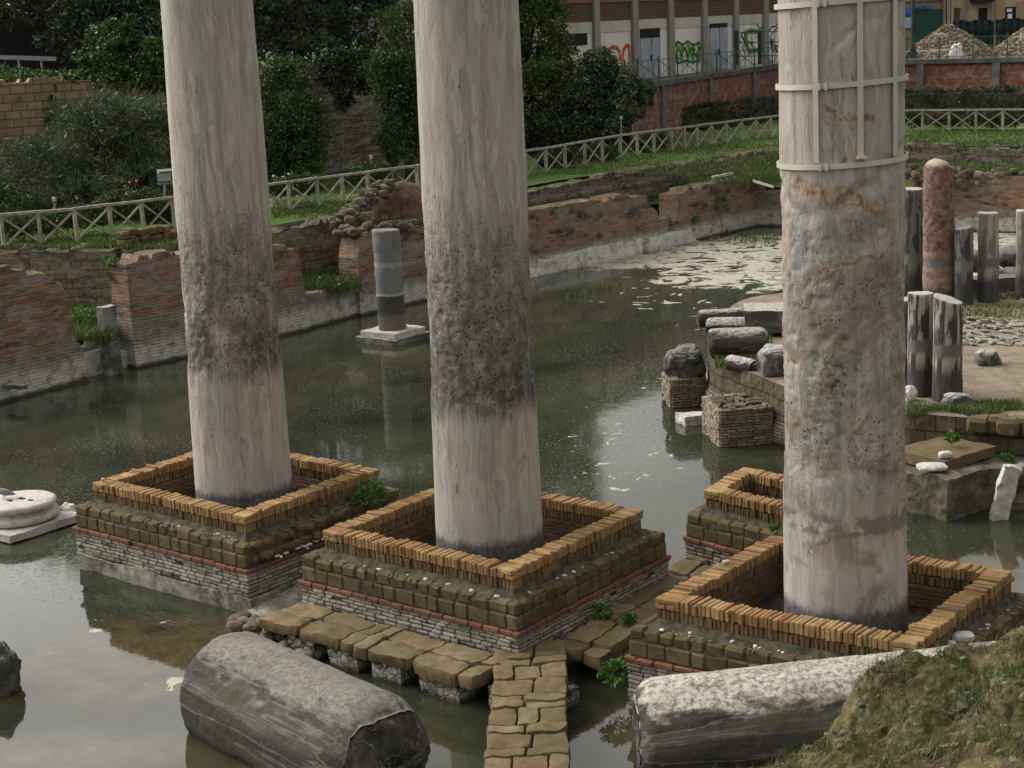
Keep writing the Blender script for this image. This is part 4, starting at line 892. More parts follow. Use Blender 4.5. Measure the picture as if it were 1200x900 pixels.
ruin('ruined_brick_wall', 'red brick wall with black stains just right of the middle tall column', (606, 322), (754, 290), [(606, 243), (660, 238), (700, 230), (728, 226), (738, 232), (744, 243), (750, 252), (754, 256)], .8, R4, seed=4, crown=.08)
ruin('ruined_brick_wall', 'red brick wall at the far pool corner with a white marble strip on top', (772, 286), (877, 262), [(772, 262), (773, 228), (785, 221), (805, 217), (830, 212), (877, 204)], .8, R4, seed=5, crown=.05)
ruin('low_wall', 'low white and rusty parapet closing the leftmost grassy gap', (76, 441), (138, 426), [(76, 405), (138, 391)], .45, PL, seed=6, crown=.03, relief=.02)
ruin('low_wall', 'rough pebbly low wall below the yellow flowered grass, right of the left tall column', (341, 386), (418, 365), [(341, 345), (380, 338), (418, 328)], .5, PL, seed=7, crown=.04, relief=.04)
ruin('low_wall', 'low mortar wall with a sandy top between the two stained brick walls at the back', (754, 291), (775, 285), [(754, 258), (775, 252)], .5, PL, seed=8, crown=.04)
# end faces (jambs) and cross walls of the rooms
def behind(name, label, pa, pb, za, tops, mat, seed, thick=.7, course=.10, crown=.06, relief=.05, cat='ruined wall', below=.6):
    pl = (lawn_edge(pa[0]), lawn_edge(pb[0])); n_ = len(tops)
    xs = np.linspace(pa[0], pb[0], 12); tp = []
    for x in xs: q = on_plane(pl[0], pl[1], x, 200); q[2] = GZ+.02; tp.append(PX(q))
    return ruin(name, label, None, None, tp, thick, mat, zb=za, seed=seed, course=course, crown=crown, relief=relief, cat=cat, below=below, plane=pl)
behind('tuff_room_wall', 'brown coursed tuff wall at the back of the leftmost grassy gap', (36, 362), (135, 345), RZ, [(36, 292), (60, 290), (100, 291), (135, 292)], TF, 20)
behind('brick_room_wall', 'flat topped red brick back wall at the left edge behind the stepped wall', (-60, 372), (38, 358), RZ, [(-60, 290), (0, 288), (38, 290)], RH, 21, course=0)
behind('tuff_room_wall', 'brown coursed tuff wall with eroded ledges behind the yellow flowered grass', (315, 324), (398, 312), RZ, [(315, 262), (350, 256), (398, 254)], TF, 22, course=.16)
behind('tuff_room_wall', 'dark rubble wall behind the stained brick wall, left of the green grass window', (590, 262), (650, 248), 1.2, [(606, 206), (625, 210), (650, 208), (654, 222), (658, 228), (672, 230)], TF2, 23)
behind('tuff_room_wall', 'lumpy rubble wall between the green grass window and the stone retaining wall', (650, 246), (716, 240), 1.2, [(682, 212), (700, 206), (716, 202)], TF2, 24, relief=.12)
behind('retaining_wall', 'long tuff retaining wall under the sloping lawn left of the strapped column', (716, 238), (900, 205), 1.2, [(716, 201), (745, 197), (765, 194), (800, 190), (830, 186), (860, 180), (880, 176), (918, 170)], TF2, 25, course=.12)
behind('retaining_wall', 'short tuff retaining wall directly behind the strapped column', (918, 205), (1062, 212), 1.2, [(900, 172), (985, 168), (1062, 170)], TF2, 26, course=.12)
ruin('far_pool_wall', 'dark plaster wall closing the far end of the pool beside the strapped column', (877, 262), (1062, 264), [(877, 218), (900, 222), (1062, 226)], .8, m_ruin('ruin_plaster_dark', 1.6, 1., .7, seed=12), seed=27, crown=.06)
ruin('far_pool_wall', 'stained red brick wall across the far right end of the pool, behind the column stubs', (1062, 264), (1300, 275), [(1062, 222), (1100, 212), (1125, 206), (1200, 205), (1300, 208)], .8, m_ruin('ruin_brick_far', .5, .8, .8, seed=14, pale=.2), seed=28, crown=.08)
behind('retaining_wall', 'upper rubble retaining wall under the lawn behind the red granite column', (1062, 212), (1300, 216), 1.2, [(1062, 172), (1090, 176), (1120, 172), (1200, 174), (1300, 176)], TF2, 29, course=.14, crown=.2, relief=.1)
behind('tuff_room_wall', 'tuff wall largely behind the left tall column, under the fence', (135, 340), (315, 320), RZ, [], TF, 34)
behind('tuff_room_wall', 'tuff wall behind the grey stub and the middle tall column, under the earth heap', (398, 312), (590, 262), RZ, [], TF2, 35)
# marble jambs
for i, (x, y0, y1, wd, lab) in enumerate(((74, 446, 384, .20, 'short blackened marble jamb at the left side of the leftmost gap'), (129, 438, 357, .42, 'tall blackened marble jamb at the right side of the leftmost gap'))):
    p = W(x, y0, 0); z1 = on_plane(p, p+WD, x, y1)[2]; mb = MB(); gridbox(mb, (0, 0, z1/2-.2), (wd, .25, z1+.4), .08, WD, WN)
    tag(mb.build('marble_jamb', M['dark_rock'] if not i else M['drum'], None, disp=lambda V: rough(.03, 3, 4, 5)(V)+p*1.0-WN*.12), lab, 'door jamb')
# pale footing blocks
for i, (xa, ya, xb, yb, h, lab) in enumerate(((-60, 484, 70, 449, .42, 'broad mossy footing step under the wall end at the left edge'), (70, 450, 92, 443, .45, 'small square pale footing block left of the long white one'), (79, 448, 134, 434, .62, 'long white footing block under the leftmost gap'), (318, 396, 334, 390, .75, 'upright pale block at the pool edge just right of the left tall column'), (141, 432, 222, 411, .45, 'long pale footing ledge under the brick wall left of the left tall column'), (608, 328, 752, 297, .55, 'long pale footing ledge under the black stained wall right of the middle column'), (760, 296, 876, 266, .5, 'long pale footing ledge below the wall at the far corner'))):
    pa, pb = W(xa, ya, 0), W(xb, yb, 0); dd = unit(pb-pa); ll = np.linalg.norm(pb-pa); nn = np.cross((0, 0, 1.), dd); c = (pa+pb)/2+nn*.28
    mb = MB(); gridbox(mb, c+np.array([0, 0, h/2-.2]), (ll, .6, h+.4), .1, dd, nn)
    tag(mb.build('footing_block', M['pale_plaster'] if i != 0 else M['concrete'], None, False, tuple(c), disp=rough(.09, 2.2, 5, i)), lab, 'footing', 'pale footings along the pool wall')
# heap of red earth and rubble left of the middle column
def mound(name, label, c, r, mat, seed, amp=.25, cat='mound', flat=1.):
    V = IC4_V.copy(); V[:, 2] = np.maximum(V[:, 2], -.2); V = V*(1+amp*fbm(V, 1.8, 5, seed))[:, None]*np.array(r)
    mb = MB(); mb.add(V+np.array(c), IC4_F); return tag(mb.build(name, mat, None, True, tuple(c)), label, cat)
c = AT(466, 250, 50.5); mound('earth_heap', 'reddish earth heap in front of the fence left of the middle tall column', (c[0], c[1], 2.3), (1.35, 1.2, 1.3), M['earth_red'], 5)
def rubble_pile(name, label, region, n, rr, mat, cat='rubble', seed=0, spread=.2, z=None):
    mb = MB()
    for i in range(n):
        p = region(); r = RNG.uniform(*rr); rock(mb, p, (r, r*RNG.uniform(.6, 1.2), r*RNG.uniform(.5, .8)), .5, seed+i, False, .2)
    o = mb.build(name, mat); return stuff(o)
def seg_pts(a, b, za, zb, Ya, Yb, sp=.15):
    def f():
        t = RNG.random(); x = a[0]+(b[0]-a[0])*t; y = a[1]+(b[1]-a[1])*t; return AT(x, y, Ya+(Yb-Ya)*t)+RNG.normal(0, sp, 3)*[1, 1, .5]
    return f
rubble_pile('rubble_stones', '', seg_pts((395, 262), (455, 218), 0, 0, 47.5, 49.5), 90, (.08, .19), M['rubble'], seed=3)
rubble_pile('wall_top_rubble', '', seg_pts((400, 274), (480, 262), 0, 0, 46.8, 48.6, .12), 60, (.08, .2), M['rubble'], seed=33)
rubble_pile('retaining_wall_rubble', '', seg_pts((1064, 205), (1200, 210), 0, 0, 60, 58, .3), 120, (.1, .28), M['rubble'], seed=63)
# small tuff ruin by the fence
p = W(176, 284, GZ); mb = MB()
for i in range(13): rbox(mb, p+WD*(-.9+(i % 7)*.28)+np.array([0, 0, .12+(i//7)*.22])+RNG.normal(0, .02, 3), (.27, .4, .21), WD, WN, .04, .015)
tag(mb.build('tuff_block_stack', M['tuff'], None, False, tuple(p)), 'small stack of squared tuff blocks under the fence, left of the left tall column', 'stone stack')

# ================================================================== SMALL GREY COLUMN STUB ON SQUARE BASE
def stub(label, px, yb, yt, r, mat, zb=0., seed=0, name='column_stub', base=None, slant=0., cat='column', group='broken column stubs', r1=None, r2=.02, Yd=None, dome=0.):
    p = W(px[0], yb, zb) if Yd is None else AT(px[0], yb, Yd); q = on_plane(p, p+np.array([1, 0, 0]), px[1], yt); H = q[2]-p[2]; lean = (q[0]-p[0])/H
    o_ = (p[0], p[1], p[2]); t = thing(name, label, cat, o_, group) if base else None
    na, nz, nr = 56, max(8, int(H/.06)), 8; r1 = r1 or r*.94; V = []
    for i in range(nz+1):
        z = H*i/nz; rr = r+(r1-r)*i/nz
        if dome and z > H-dome: rr *= max(.05, 1-((z-(H-dome))/dome)**2.4)**.5
        for k in range(na): a = 2*math.pi*k/na; V.append((math.cos(a)*rr+lean*z, math.sin(a)*rr, z+(slant*math.cos(a+.5)*rr*(i/nz)**3)))
    nr = 1 if dome else nr
    for j in range(1, nr):
        for k in range(na): a = 2*math.pi*k/na; rr = r1*(1-j/nr); V.append((math.cos(a)*rr+lean*H, math.sin(a)*rr, H+slant*math.cos(a+.5)*rr))
    V = np.array(V)
    F = [(i*na+k, i*na+(k+1) % na, (i+1)*na+(k+1) % na, (i+1)*na+k) for i in range(nz+nr-1) for k in range(na)]; F.append(tuple((nz+nr-1)*na+k for k in range(na)))
    dd = fbm(V+seed*5.1, 2.6, 5, seed, .6); V[:, :2] *= (1+r2/r*dd)[:, None]; V[:, 2] += r2*2*dd*(V[:, 2] > H*.7)
    mb = MB(); mb.add(V, F)
    if base:
        mb.build('shaft', mat, t, True, disp=lambda V: V+[0, 0, base[1]])
        mb = MB(); ab = math.atan2(-.62, .78); gridbox(mb, (0, 0, base[1]*.74), (base[0]*.86, base[0]*.86, base[1]*.45), .06, d3(ab), d3(ab+math.pi/2)); mb.build('upper_plinth', M['base_marble'], t, disp=rough(.03, 5, 3, 3))
        mb = MB(); gridbox(mb, (0, 0, base[1]*.25-.15), (base[0], base[0], base[1]*.5+.3), .06, d3(ab), d3(ab+math.pi/2)); mb.build('lower_plinth', M['drum'], t, disp=rough(.03, 5, 3, 5))
        return t
    o = mb.build(name, mat, None, True); o.location = o_; return tag(o, label, cat, group)
def m_stub(name, light, dark, lo, hi, top=.35, red=None):
    b = NB(name); x, y, z = b.sep(b.obj); n = b.noise(b.mapv(b.obj, (5, 5, .7)), 1.6, 6, .5, .65)
    c = b.mix(b.mr(n, .44, .56), light, dark)
    if red: c = b.mix(b.mr(b.noise(b.obj, 9, 6, 0, .7), .35, .65), red[0], red[1])
    zz = b.ma('ADD', z, b.ma('MULTIPLY', b.ma('SUBTRACT', b.noise(b.obj, 3, 5), .5), .3))
    c = b.mix(b.ma('MULTIPLY', b.mr(zz, lo, lo+.1), b.mr(zz, hi, hi+.1, 1, 0)), c, (.13, .125, .115))
    c = b.mix(b.mr(zz, .5*lo, lo, .9, 0), c, (.04, .038, .036))
    c = b.mix(b.up(.5, .8), c, (.36, .34, .30))
    return b.done(c, .85, b.bump(b.ma('ADD', b.noise(b.obj, 11, 6, 0, .7), n), .8, .03), spec=.25)
def m_greystub():
    b = NB('grey_granite_stub'); x, y, z = b.sep(b.obj); zz = b.ma('ADD', z, b.ma('MULTIPLY', b.ma('SUBTRACT', b.noise(b.obj, 2.5, 5), .5), .18))
    n = b.noise(b.obj, 5, 6, 0, .7); c = b.ramp(n, [(.3, (.10, .097, .092)), (.7, (.175, .168, .16))])
    c = b.mix(b.ma('MULTIPLY', b.mr(zz, 2.0, 2.08), b.mr(zz, 2.1, 2.2, 1, 0)), c, (.24, .23, .21))
    c = b.mix(b.ma('MULTIPLY', b.mr(zz, .55, .8, 0, .9), b.mr(zz, 1.22, 1.28, 1, 0)), c, (.04, .038, .035))
    c = b.mix(b.ma('MULTIPLY', b.mr(zz, 1.25, 1.27), b.mr(zz, 1.30, 1.36, 1, 0)), c, (.30, .29, .27))
    c = b.mix(b.mr(zz, .6, .8, .9, 0), c, (.12, .095, .065))
    return b.done(c, .8, b.bump(n, .5, .02))
stub('grey granite column stub on a square base standing in the pond far from the others', (461, 453), 398, 283, .38, m_greystub(), base=(1.45, .32), r1=.37, group=None)

# ================================================================== ROUND PLATFORM AT RIGHT
PZ = 1.2
outline = [(830, 405), (833, 416), (845, 424), (862, 431), (880, 437), (900, 445), (918, 452), (950, 461), (990, 470), (1030, 478), (1065, 484), (1130, 489), (1200, 494), (1290, 500), (1500, 500), (1500, 340), (1300, 338), (1200, 337), (1130, 336), (1065, 335), (980, 337), (918, 341), (880, 348), (858, 358), (842, 372), (834, 388)]
OP = np.array([W(*p, PZ)[:2] for p in outline])
def resample(poly, step):
    out = []; n = len(poly)
    for i in range(n):
        a, b = poly[i], poly[(i+1) % n]; k = max(1, int(np.linalg.norm(b-a)/step))
        for j in range(k): out.append(a+(b-a)*j/k)
    return np.array(out)
RP = resample(OP, .12)
plat = thing('round_platform', 'round raised court of sandy earth with curved masonry edge, carrying the column stubs', 'platform', (8, 33, 0))
PO = np.array([8, 33, 0]); m = len(RP); nz = 16; V = []
cen = OP.mean(0)
for j in range(nz+1):
    z = -.5+(PZ+.5)*j/nz
    for p in RP: V.append((p[0], p[1], z))
V = np.array(V); rad = unit(np.array([1, 0, 0])); dr = V[:, :2]-cen; dr /= np.linalg.norm(dr, axis=1)[:, None]
lowb = (V[:, 2] < .45)*.10
V[:, :2] += dr*(lowb+.10*fbm(V, 1.6, 5, 7, .6)*1.0)[:, None]
F = [(j*m+k, j*m+(k+1) % m, (j+1)*m+(k+1) % m, (j+1)*m+k) for j in range(nz) for k in range(m)]
mb = MB(); mb.add(V, F)
def m_platwall():
    b = NB('platform_masonry'); x, y, z = b.sep(b.obj); n = b.noise(b.obj, 1.4, 6, 0, .7)
    bt = b.N('ShaderNodeTexBrick'); b.put(bt.inputs['Vector'], b.comb(b.ma('ADD', x, b.ma('MULTIPLY', y, -.6)), z, 0.)); bt.inputs['Scale'].default_value = 1; bt.inputs['Brick Width'].default_value = .26; bt.inputs['Row Height'].default_value = .06; bt.inputs['Mortar Size'].default_value = .010
    b.put(bt.inputs['Color1'], (.22, .19, .145)); b.put(bt.inputs['Color2'], (.15, .125, .09)); b.put(bt.inputs['Mortar'], (.045, .04, .03))
    zz = b.ma('ADD', z, b.ma('MULTIPLY', b.ma('SUBTRACT', n, .5), .35))
    bt2 = b.N('ShaderNodeTexBrick'); b.put(bt2.inputs['Vector'], b.comb(b.ma('ADD', x, b.ma('MULTIPLY', y, -.6)), z, 0.)); bt2.inputs['Scale'].default_value = 1; bt2.inputs['Brick Width'].default_value = .42; bt2.inputs['Row Height'].default_value = .3; bt2.inputs['Mortar Size'].default_value = .02
    b.put(bt2.inputs['Color1'], (.10, .075, .045)); b.put(bt2.inputs['Color2'], (.14, .11, .07)); b.put(bt2.inputs['Mortar'], (.03, .028, .02))
    up = b.mix(b.mr(b.noise(b.obj, 4, 6, 0, .7), .45, .65, .2, .9), bt2.outputs[0], (.06, .052, .032))
    c = b.mix(b.mr(zz, .5, .6), bt.outputs[0], up); c = b.mix(b.mr(zz, .02, .15, .9, 0), c, (.02, .02, .014))
    return b.done(c, .93, b.bump(b.ma('ADD', b.noise(b.obj, 8, 6, 0, .7), b.ma('MULTIPLY', bt.outputs[1], -.7)), 1., .05), spec=.15)
mb.build('curved_wall', m_platwall(), plat, False, disp=lambda V: V-PO)
bm = bmesh.new(); vs = [bm.verts.new((p[0]-8, p[1]-33, PZ)) for p in resample(OP, .5)]; f = bm.faces.new(vs)
if f.normal.z < 0: bmesh.ops.reverse_faces(bm, faces=[f])
for ax_ in (0, 1):
    t_ = -12.
    while t_ < 22: bmesh.ops.bisect_plane(bm, geom=bm.verts[:]+bm.edges[:]+bm.faces[:], plane_co=(t_, 0, 0) if ax_ == 0 else (0, t_, 0), plane_no=(1, 0, 0) if ax_ == 0 else (0, 1, 0)); t_ += .3
for v in bm.verts: v.co.z += .05*float(fbm([[v.co.x, v.co.y, 0]], .9, 3, 3)[0])
me = bpy.data.meshes.new('court_ground'); bm.to_mesh(me); bm.free(); me.materials.append(M['court']); o = bpy.data.objects.new('court_ground', me); C.objects.link(o); o.parent = plat
# edge blocks on the front rim
mb = MB(); rim = resample(np.array([W(*p, PZ)[:2] for p in outline[11:15]]), .38)
for i in range(len(rim)-1):
    a, b_ = rim[i], rim[i+1]; dd = unit([*(b_-a), 0]); rbox(mb, [*(a+b_)/2, PZ-.1], (.37, .4, .28), dd, np.cross((0, 0, 1), dd), .05, .02)
mb.build('rim_block', M['tuff'], plat, disp=lambda V: V-PO)
BW = m_stub('black_white_marble', (.32, .30, .25), (.045, .042, .04), .75, 1.0); BD = m_stub('black_marble', (.14, .135, .12), (.04, .038, .036), .75, 1.0); BL = m_stub('pale_streaked_marble', (.30, .28, .235), (.15, .14, .12), .75, 1.0)
BR = m_stub('red_granite', 0, 0, .75, .95, red=((.30, .15, .115), (.13, .06, .045))) if False else None
b = NB('red_granite'); x, y, z = b.sep(b.obj); n = b.noise(b.obj, 7, 7, .3, .75); c_ = b.ramp(n, [(.35, (.06, .032, .024)), (.5, (.165, .095, .075)), (.7, (.31, .215, .18))]); zz = b.ma('ADD', z, b.ma('MULTIPLY', b.ma('SUBTRACT', b.noise(b.obj, 3, 5), .5), .25))
c_ = b.mix(b.mr(zz, 1.2, 1.3, .75, 0), c_, b.ramp(n, [(.4, (.2, .13, .1)), (.6, (.3, .22, .18))])); c_ = b.mix(b.ma('MULTIPLY', b.mr(zz, .85, .9), b.mr(zz, 1.05, 1.15, .85, 0)), c_, (.12, .115, .11)); c_ = b.mix(b.mr(zz, .3, .4, .85, 0), c_, (.06, .055, .05)); c_ = b.mix(b.up(.35, .8), c_, (.42, .32, .27))
BR = b.done(c_, .85, b.bump(n, 1., .06))
stub('flat topped stub of the two black and white striped ones beside the strapped column', (1079, 1079), 461, 343, .245, BW, PZ, 1)
stub('slant topped black and white striped stub on the right side of the front pair', (1110, 1111), 467, 350, .27, BW, PZ, 2, slant=-.35)
stub('narrow black stub half hidden between the strapped column and the front striped pair', (1062, 1062), 452, 350, .2, BD, PZ, 3)
stub('tall black stub with a white left edge, left of the red granite column', (1069, 1070), 345, 221, .27, BD, PZ, 4)
stub('tall rough red granite column with a rounded top, highest of the stubs at right', (1101, 1099), 353, 187, .385, BR, PZ, 5, name='granite_column', r2=.05, r1=.34, dome=.32)
stub('short black stub with a chipped white top, right of the red granite column', (1129, 1130), 356, 267, .22, BD, PZ, 6, slant=.2)
stub('pale streaked stub with a black foot between the short black stub and the right edge', (1158, 1158), 352, 249, .255, BL, PZ, 7)
stub('pale streaked stub cut by the right edge of the view', (1203, 1203), 347, 246, .255, BL, PZ, 8)
for i, (x, y, r, lab) in enumerate(((1151+32, 302, .38, 'large dark boulder behind the stubs, right of the pale streaked stub'), (1141, 305, .35, 'dark boulder behind the stubs, between the short black one and the pale one'), (1186, 330, .45, 'low mossy boulder under the large dark boulder'))):
    p = AT(x, y, 40.8-i*.3); mb = MB(); rock(mb, p, (r, r, r*.85), .3, 30+i, True); tag(mb.build('boulder', M['dark_rock'], None, True, tuple(p)), lab, 'rock', 'boulders behind the stubs')
# low kerb behind the stubs and broken paving on the court
mb = MB(); gridbox(mb, (0, 0, .1), (9, .6, .5), .12); tag(mb.build('stone_kerb', M['dark_rock'], None, False, (0, 0, 0), disp=lambda V: rough(.08, 2, 4, 3)(V)+W(1200, 338, PZ)), 'low dark stone kerb running behind the column stubs at right', 'kerb')
mb = MB()
for i in range(110):
    p = W(RNG.uniform(1120, 1215), RNG.uniform(372, 405), PZ+.04)
    if (PX(p)[1]-388)/18+RNG.normal(0, .3) < .9: rbox(mb, p, (RNG.uniform(.12, .34), RNG.uniform(.1, .25), .05), d3(RNG.uniform(0, 3)), None if False else None, .02, .02)
for q in range(0): pass
tag(mb.build('broken_paving', m_stone('court_paving', (.30, .28, .23), (.17, .155, .125), .5, .2, 3.), None), 'patch of broken pale marble paving slabs set in the sandy court', 'paving')
mb = MB(); c = W(1157, 420, PZ+.12); rock(mb, c, (.24, .2, .17), .3, 12, True, .4); tag(mb.build('loose_block', M['drum'], None, False, tuple(c)), 'single grey stone block lying on the sandy court', 'rock')
mb = MB(); c = W(1113, 466, PZ+.08); rock(mb, c+np.array([.05, -.3, 0]), (.28, .16, .16), .3, 15, True, .3); tag(mb.build('leaning_stone', M['drum'], None, False, tuple(c)), 'grey stone leaning at the foot of the slant topped striped stub', 'rock')
mb = MB(); c = W(1066, 462, PZ+.1); rock(mb, c, (.14, .14, .16), .35, 16, True); tag(mb.build('white_stone', M['white_stone'], None, False, tuple(c)), 'white stone at the foot of the narrow black stub, against the strapped column', 'rock')
# lying drums and slab on the platform's left end
DR1 = m_fallen('weathered_drum', (.44, .415, .36), .60, .95); DR2 = m_fallen('pale_drum', (.52, .49, .43), .30, .9)
def lying(label, pa, pb, z, r, mat, seed, name='column_drum'):
    a = W(*pa, z); b_ = W(*pb, z); o = fallen(name, label, a, b_, r, r*.97, mat, seed, .06, .08); o['category'] = 'column drum'; o['group'] = 'fallen drums on the round platform'; return o
lying('large dark fallen drum with a pale top, nearest of the three on the round platform', (829, 402), (900, 400), PZ+.28, .31, DR1, 41)
lying('slim pale fallen drum lying between the front and back ones on the round platform', (826, 383), (887, 382), PZ+.22, .2, DR2, 42)
lying('back one of three fallen drums on the round platform, dark end over the water', (817, 374), (884, 370), PZ+.22, .21, DR1, 43)
lying('low pale half buried stone cylinder in the grass in front of the drums', (852, 424), (885, 430), PZ+.08, .16, DR2, 44, 'stone_cylinder')
mb = MB(); c = W(912, 372, PZ+.35); aa2 = -.15; gridbox(mb, (0, 0, 0), (1.5, 1.1, .5), .1, d3(aa2), d3(aa2+math.pi/2)); tag(mb.build('stone_slab', M['drum'], None, disp=lambda V: rough(.04, 2.5, 4, 8)(V)+c), 'thick squared grey slab with a pale top behind the fallen drums', 'stone slab')
mb = MB(); c = W(909, 425, PZ+.25); rock(mb, c, (.33, .28, .33), .3, 19, True, .4); tag(mb.build('capital_fragment', M['drum'], None, False, tuple(c)), 'broken capital stone touching the left side of the strapped column', 'stone fragment')
# brick piers standing out of the platform wall
M['tanbrick'] = m_bricks('tan_pier_brick', [(.0, (.20, .16, .11)), (.4, (.27, .225, .165)), (.7, (.17, .12, .08)), (1., (.31, .275, .215))], .4, .7)
def brickpier(label, c, size, ang, seed, top=None, name='brick_pier'):
    t = thing(name, label, 'brick pier', (c[0], c[1], 0), 'brick piers at the edge of the round platform'); ax, ay = d3(ang), d3(ang+math.pi/2); mb = MB(); z = -.12
    while z < size[2]:
        for (L2, off, A_, B_, dep) in ((size[0], -size[1]/2, ax, ay, 1), (size[0], size[1]/2, ax, ay, 1), (size[1], -size[0]/2, ay, ax, 1), (size[1], size[0]/2, ay, ax, 1)):
            s = -L2/2+RNG.uniform(-.1, 0)
            while s < L2/2:
                l = RNG.uniform(.16, .3); e = min(s+l, L2/2); s_ = max(s, -L2/2)
                if e-s_ > .03: rbox(mb, A_*(s_+e)/2+B_*(off*.94+RNG.normal(0, .008))+np.array([0, 0, z+.028]), (e-s_-.01, .12, .05), A_, B_, .012, .005)
                s += l
        z += .058
    mb.build('brickwork', M['tanbrick'], t)
    mb = MB(); gridbox(mb, (0, 0, size[2]/2-.2), (size[0]-.08, size[1]-.08, size[2]+.36), .1, ax, ay); mb.build('rubble_core', M['mortar'], t, disp=rough(.03, 3, 4, seed))
    mb = MB()
    for i in range(40): rbox(mb, ax*RNG.uniform(-.45, .45)*size[0]+ay*RNG.uniform(-.45, .45)*size[1]+np.array([0, 0, size[2]+RNG.uniform(-.02, .05)]), (.2, .13, .05), d3(RNG.uniform(0, 3)), None, .012, .01)
    mb.build('loose_brick_top', M['rubble'], t)
    return t
ang = .12
c = W(872, 524, 0); brickpier('near brick pier with a crumbling top at the foot of the round platform wall', (c[0]-.02, c[1]+.75, 0), (1.05, 1.3, .72), ang, 3)
c = W(805, 478, 0); brickpier('far brick pier at the pond edge carrying a dark rough boulder', (c[0], c[1]+.5, 0), (.75, .8, .62), ang, 5)
mb = MB(); c2 = (c[0]+.02, c[1]+.45, .92); rock(mb, c2, (.40, .38, .36), .45, 23, True, .25); tag(mb.build('boulder', M['dark_rock'], None, False, c2), 'dark rough boulder sitting on the far brick pier', 'rock')
mb = MB(); c = W(811, 490, .1); gridbox(mb, c, (.52, .42, .2), .07, d3(.3), d3(.3+math.pi/2)); tag(mb.build('rubble_block', M['slab_marble'], None, False, tuple(c), disp=rough(.06, 5, 4, 4)), 'low pale rubble block in the water below the far brick pier', 'stone block')
# masonry in front of the platform's right part
c = W(1130, 590, 0)
t = thing('masonry_block', 'mossy masonry block with a broad brown slab on top, in front of the platform wall', 'masonry block', (7.2, 25.9, 0)); am = .62
mb = MB(); gridbox(mb, (0, 0, .2), (1.7, 1.6, .95), .1, d3(am), d3(am+math.pi/2)); mb.build('rubble_body', M['mossy'], t, disp=rough(.12, 2.2, 5, 4))
mb = MB(); gridbox(mb, (.1, .25, .78), (1.35, 1.1, .17), .08, d3(am), d3(am+math.pi/2)); mb.build('top_slab', M['slab'], t, disp=rough(.04, 3, 4, 6))
flat_stone('marble_fragment', 'flat pinkish white marble fragment on the mossy masonry block', W(1092, 547, .80), (.26, .2, .05), 9, M['base_marble'])
flat_stone('marble_fragment', 'small grey fragment on the brown slab of the mossy masonry block', W(1108, 533, .92), (.12, .08, .06), 10, M['slab_marble'])
mb = MB(); c = W(1172, 585, .1)
for i, (a, b_, z, sx, sy) in enumerate(((0, 0, .05, 1.2, .5), (.1, .35, .25, 1.4, .5), (.2, .7, .45, 1.6, .5))): gridbox(mb, np.array([c[0]+a, c[1]+b_, z-.1]), (sx, sy, .4), .1, d3(-.1), d3(-.1+math.pi/2))
tag(mb.build('ruined_steps', M['mossy'], None, False, tuple(c), disp=rough(.10, 2.5, 5, 12)), 'crumbling low steps behind the leaning white slab', 'steps')
pa, pb = W(1168, 612, -.05), None; q = on_plane(pa, pa+np.array([1, .15, 0]), 1186, 548); mb = MB(); dd = unit(q-pa); ll = np.linalg.norm(q-pa)
s_ = unit(np.cross(dd, (0, 1., 0))); gridbox(mb, (pa+q)/2, (.30, .12, ll), .05, s_, np.cross(dd, s_), dd)
tag(mb.build('leaning_slab', M['slab_marble'], None, False, tuple((pa+q)/2), disp=rough(.09, 3.5, 4, 17)), 'jagged white marble slab leaning upright out of the water at right', 'stone slab')
mb = MB(); c = W(1196, 555, .5); rock(mb, c, (.18, .2, .2), .4, 8, True, .2); tag(mb.build('rim_stone', M['dark_rock'], None, False, tuple(c)), 'dark stone at the right edge beside the leaning white slab', 'rock')

# ================================================================== TIMBER FENCE
FB = [(-60, 300), (0, 291), (90, 283), (205, 268), (373, 243), (490, 226), (640, 203), (727, 186), (830, 171), (905, 161), (940, 156), (1065, 154), (1300, 154)]
def fy(x): return float(np.interp(x, [a for a, b in FB], [b for a, b in FB]))
PXS = [-36, 5, 49, 90, 132, 169, 205, 240, 275, 308, 341, 373, 403, 432, 461, 490, 518, 545, 570, 594, 617, 640, 663, 686, 706, 727, 747, 767, 787, 802, 817, 834, 851, 869, 886, 903, 921, 940, 968, 996, 1024, 1052, 1081, 1112, 1143, 1175, 1206, 1238]
PF = [W(x, fy(x), GZ) for x in PXS]; FH = .98
fo = PF[20]; fence = thing('timber_fence', 'long weathered timber fence with crossed braces along the lawn edge', 'fence', tuple(fo))
for i, p in enumerate(PF):
    j = min(i+1, len(PF)-1); d = unit(PF[j]-PF[max(0, i-1)]); mb = MB(); gridbox(mb, p-fo+np.array([RNG.normal(0, .012), 0, FH/2-.08]), (.10, .10, FH-.05+.16), .3, d, np.cross((0, 0, 1), d)); mb.build('post', M['timber'], fence)
for i in range(len(PF)-1):
    a, b_ = PF[i]-fo, PF[i+1]-fo; d = unit(b_-a); n_ = np.cross(d, (0, 0, 1.)); n_ = -n_ if n_[1] > 0 else n_
    mb = MB(); beam(mb, a+[0, 0, .08]+n_*.03+d*.05, b_+[0, 0, FH-.12]+n_*.03-d*.05, .035, .055); beam(mb, a+[0, 0, FH-.12]-n_*.035+d*.05, b_+[0, 0, .08]-n_*.035-d*.05, .035, .055); mb.build('cross_brace', M['timber'], fence)
    mb = MB(); j = RNG.normal(0, .008); beam(mb, a+[0, 0, FH-.02], b_+[0, 0, FH-.02+j], .13, .075); mb.build('top_rail', M['timber'], fence)

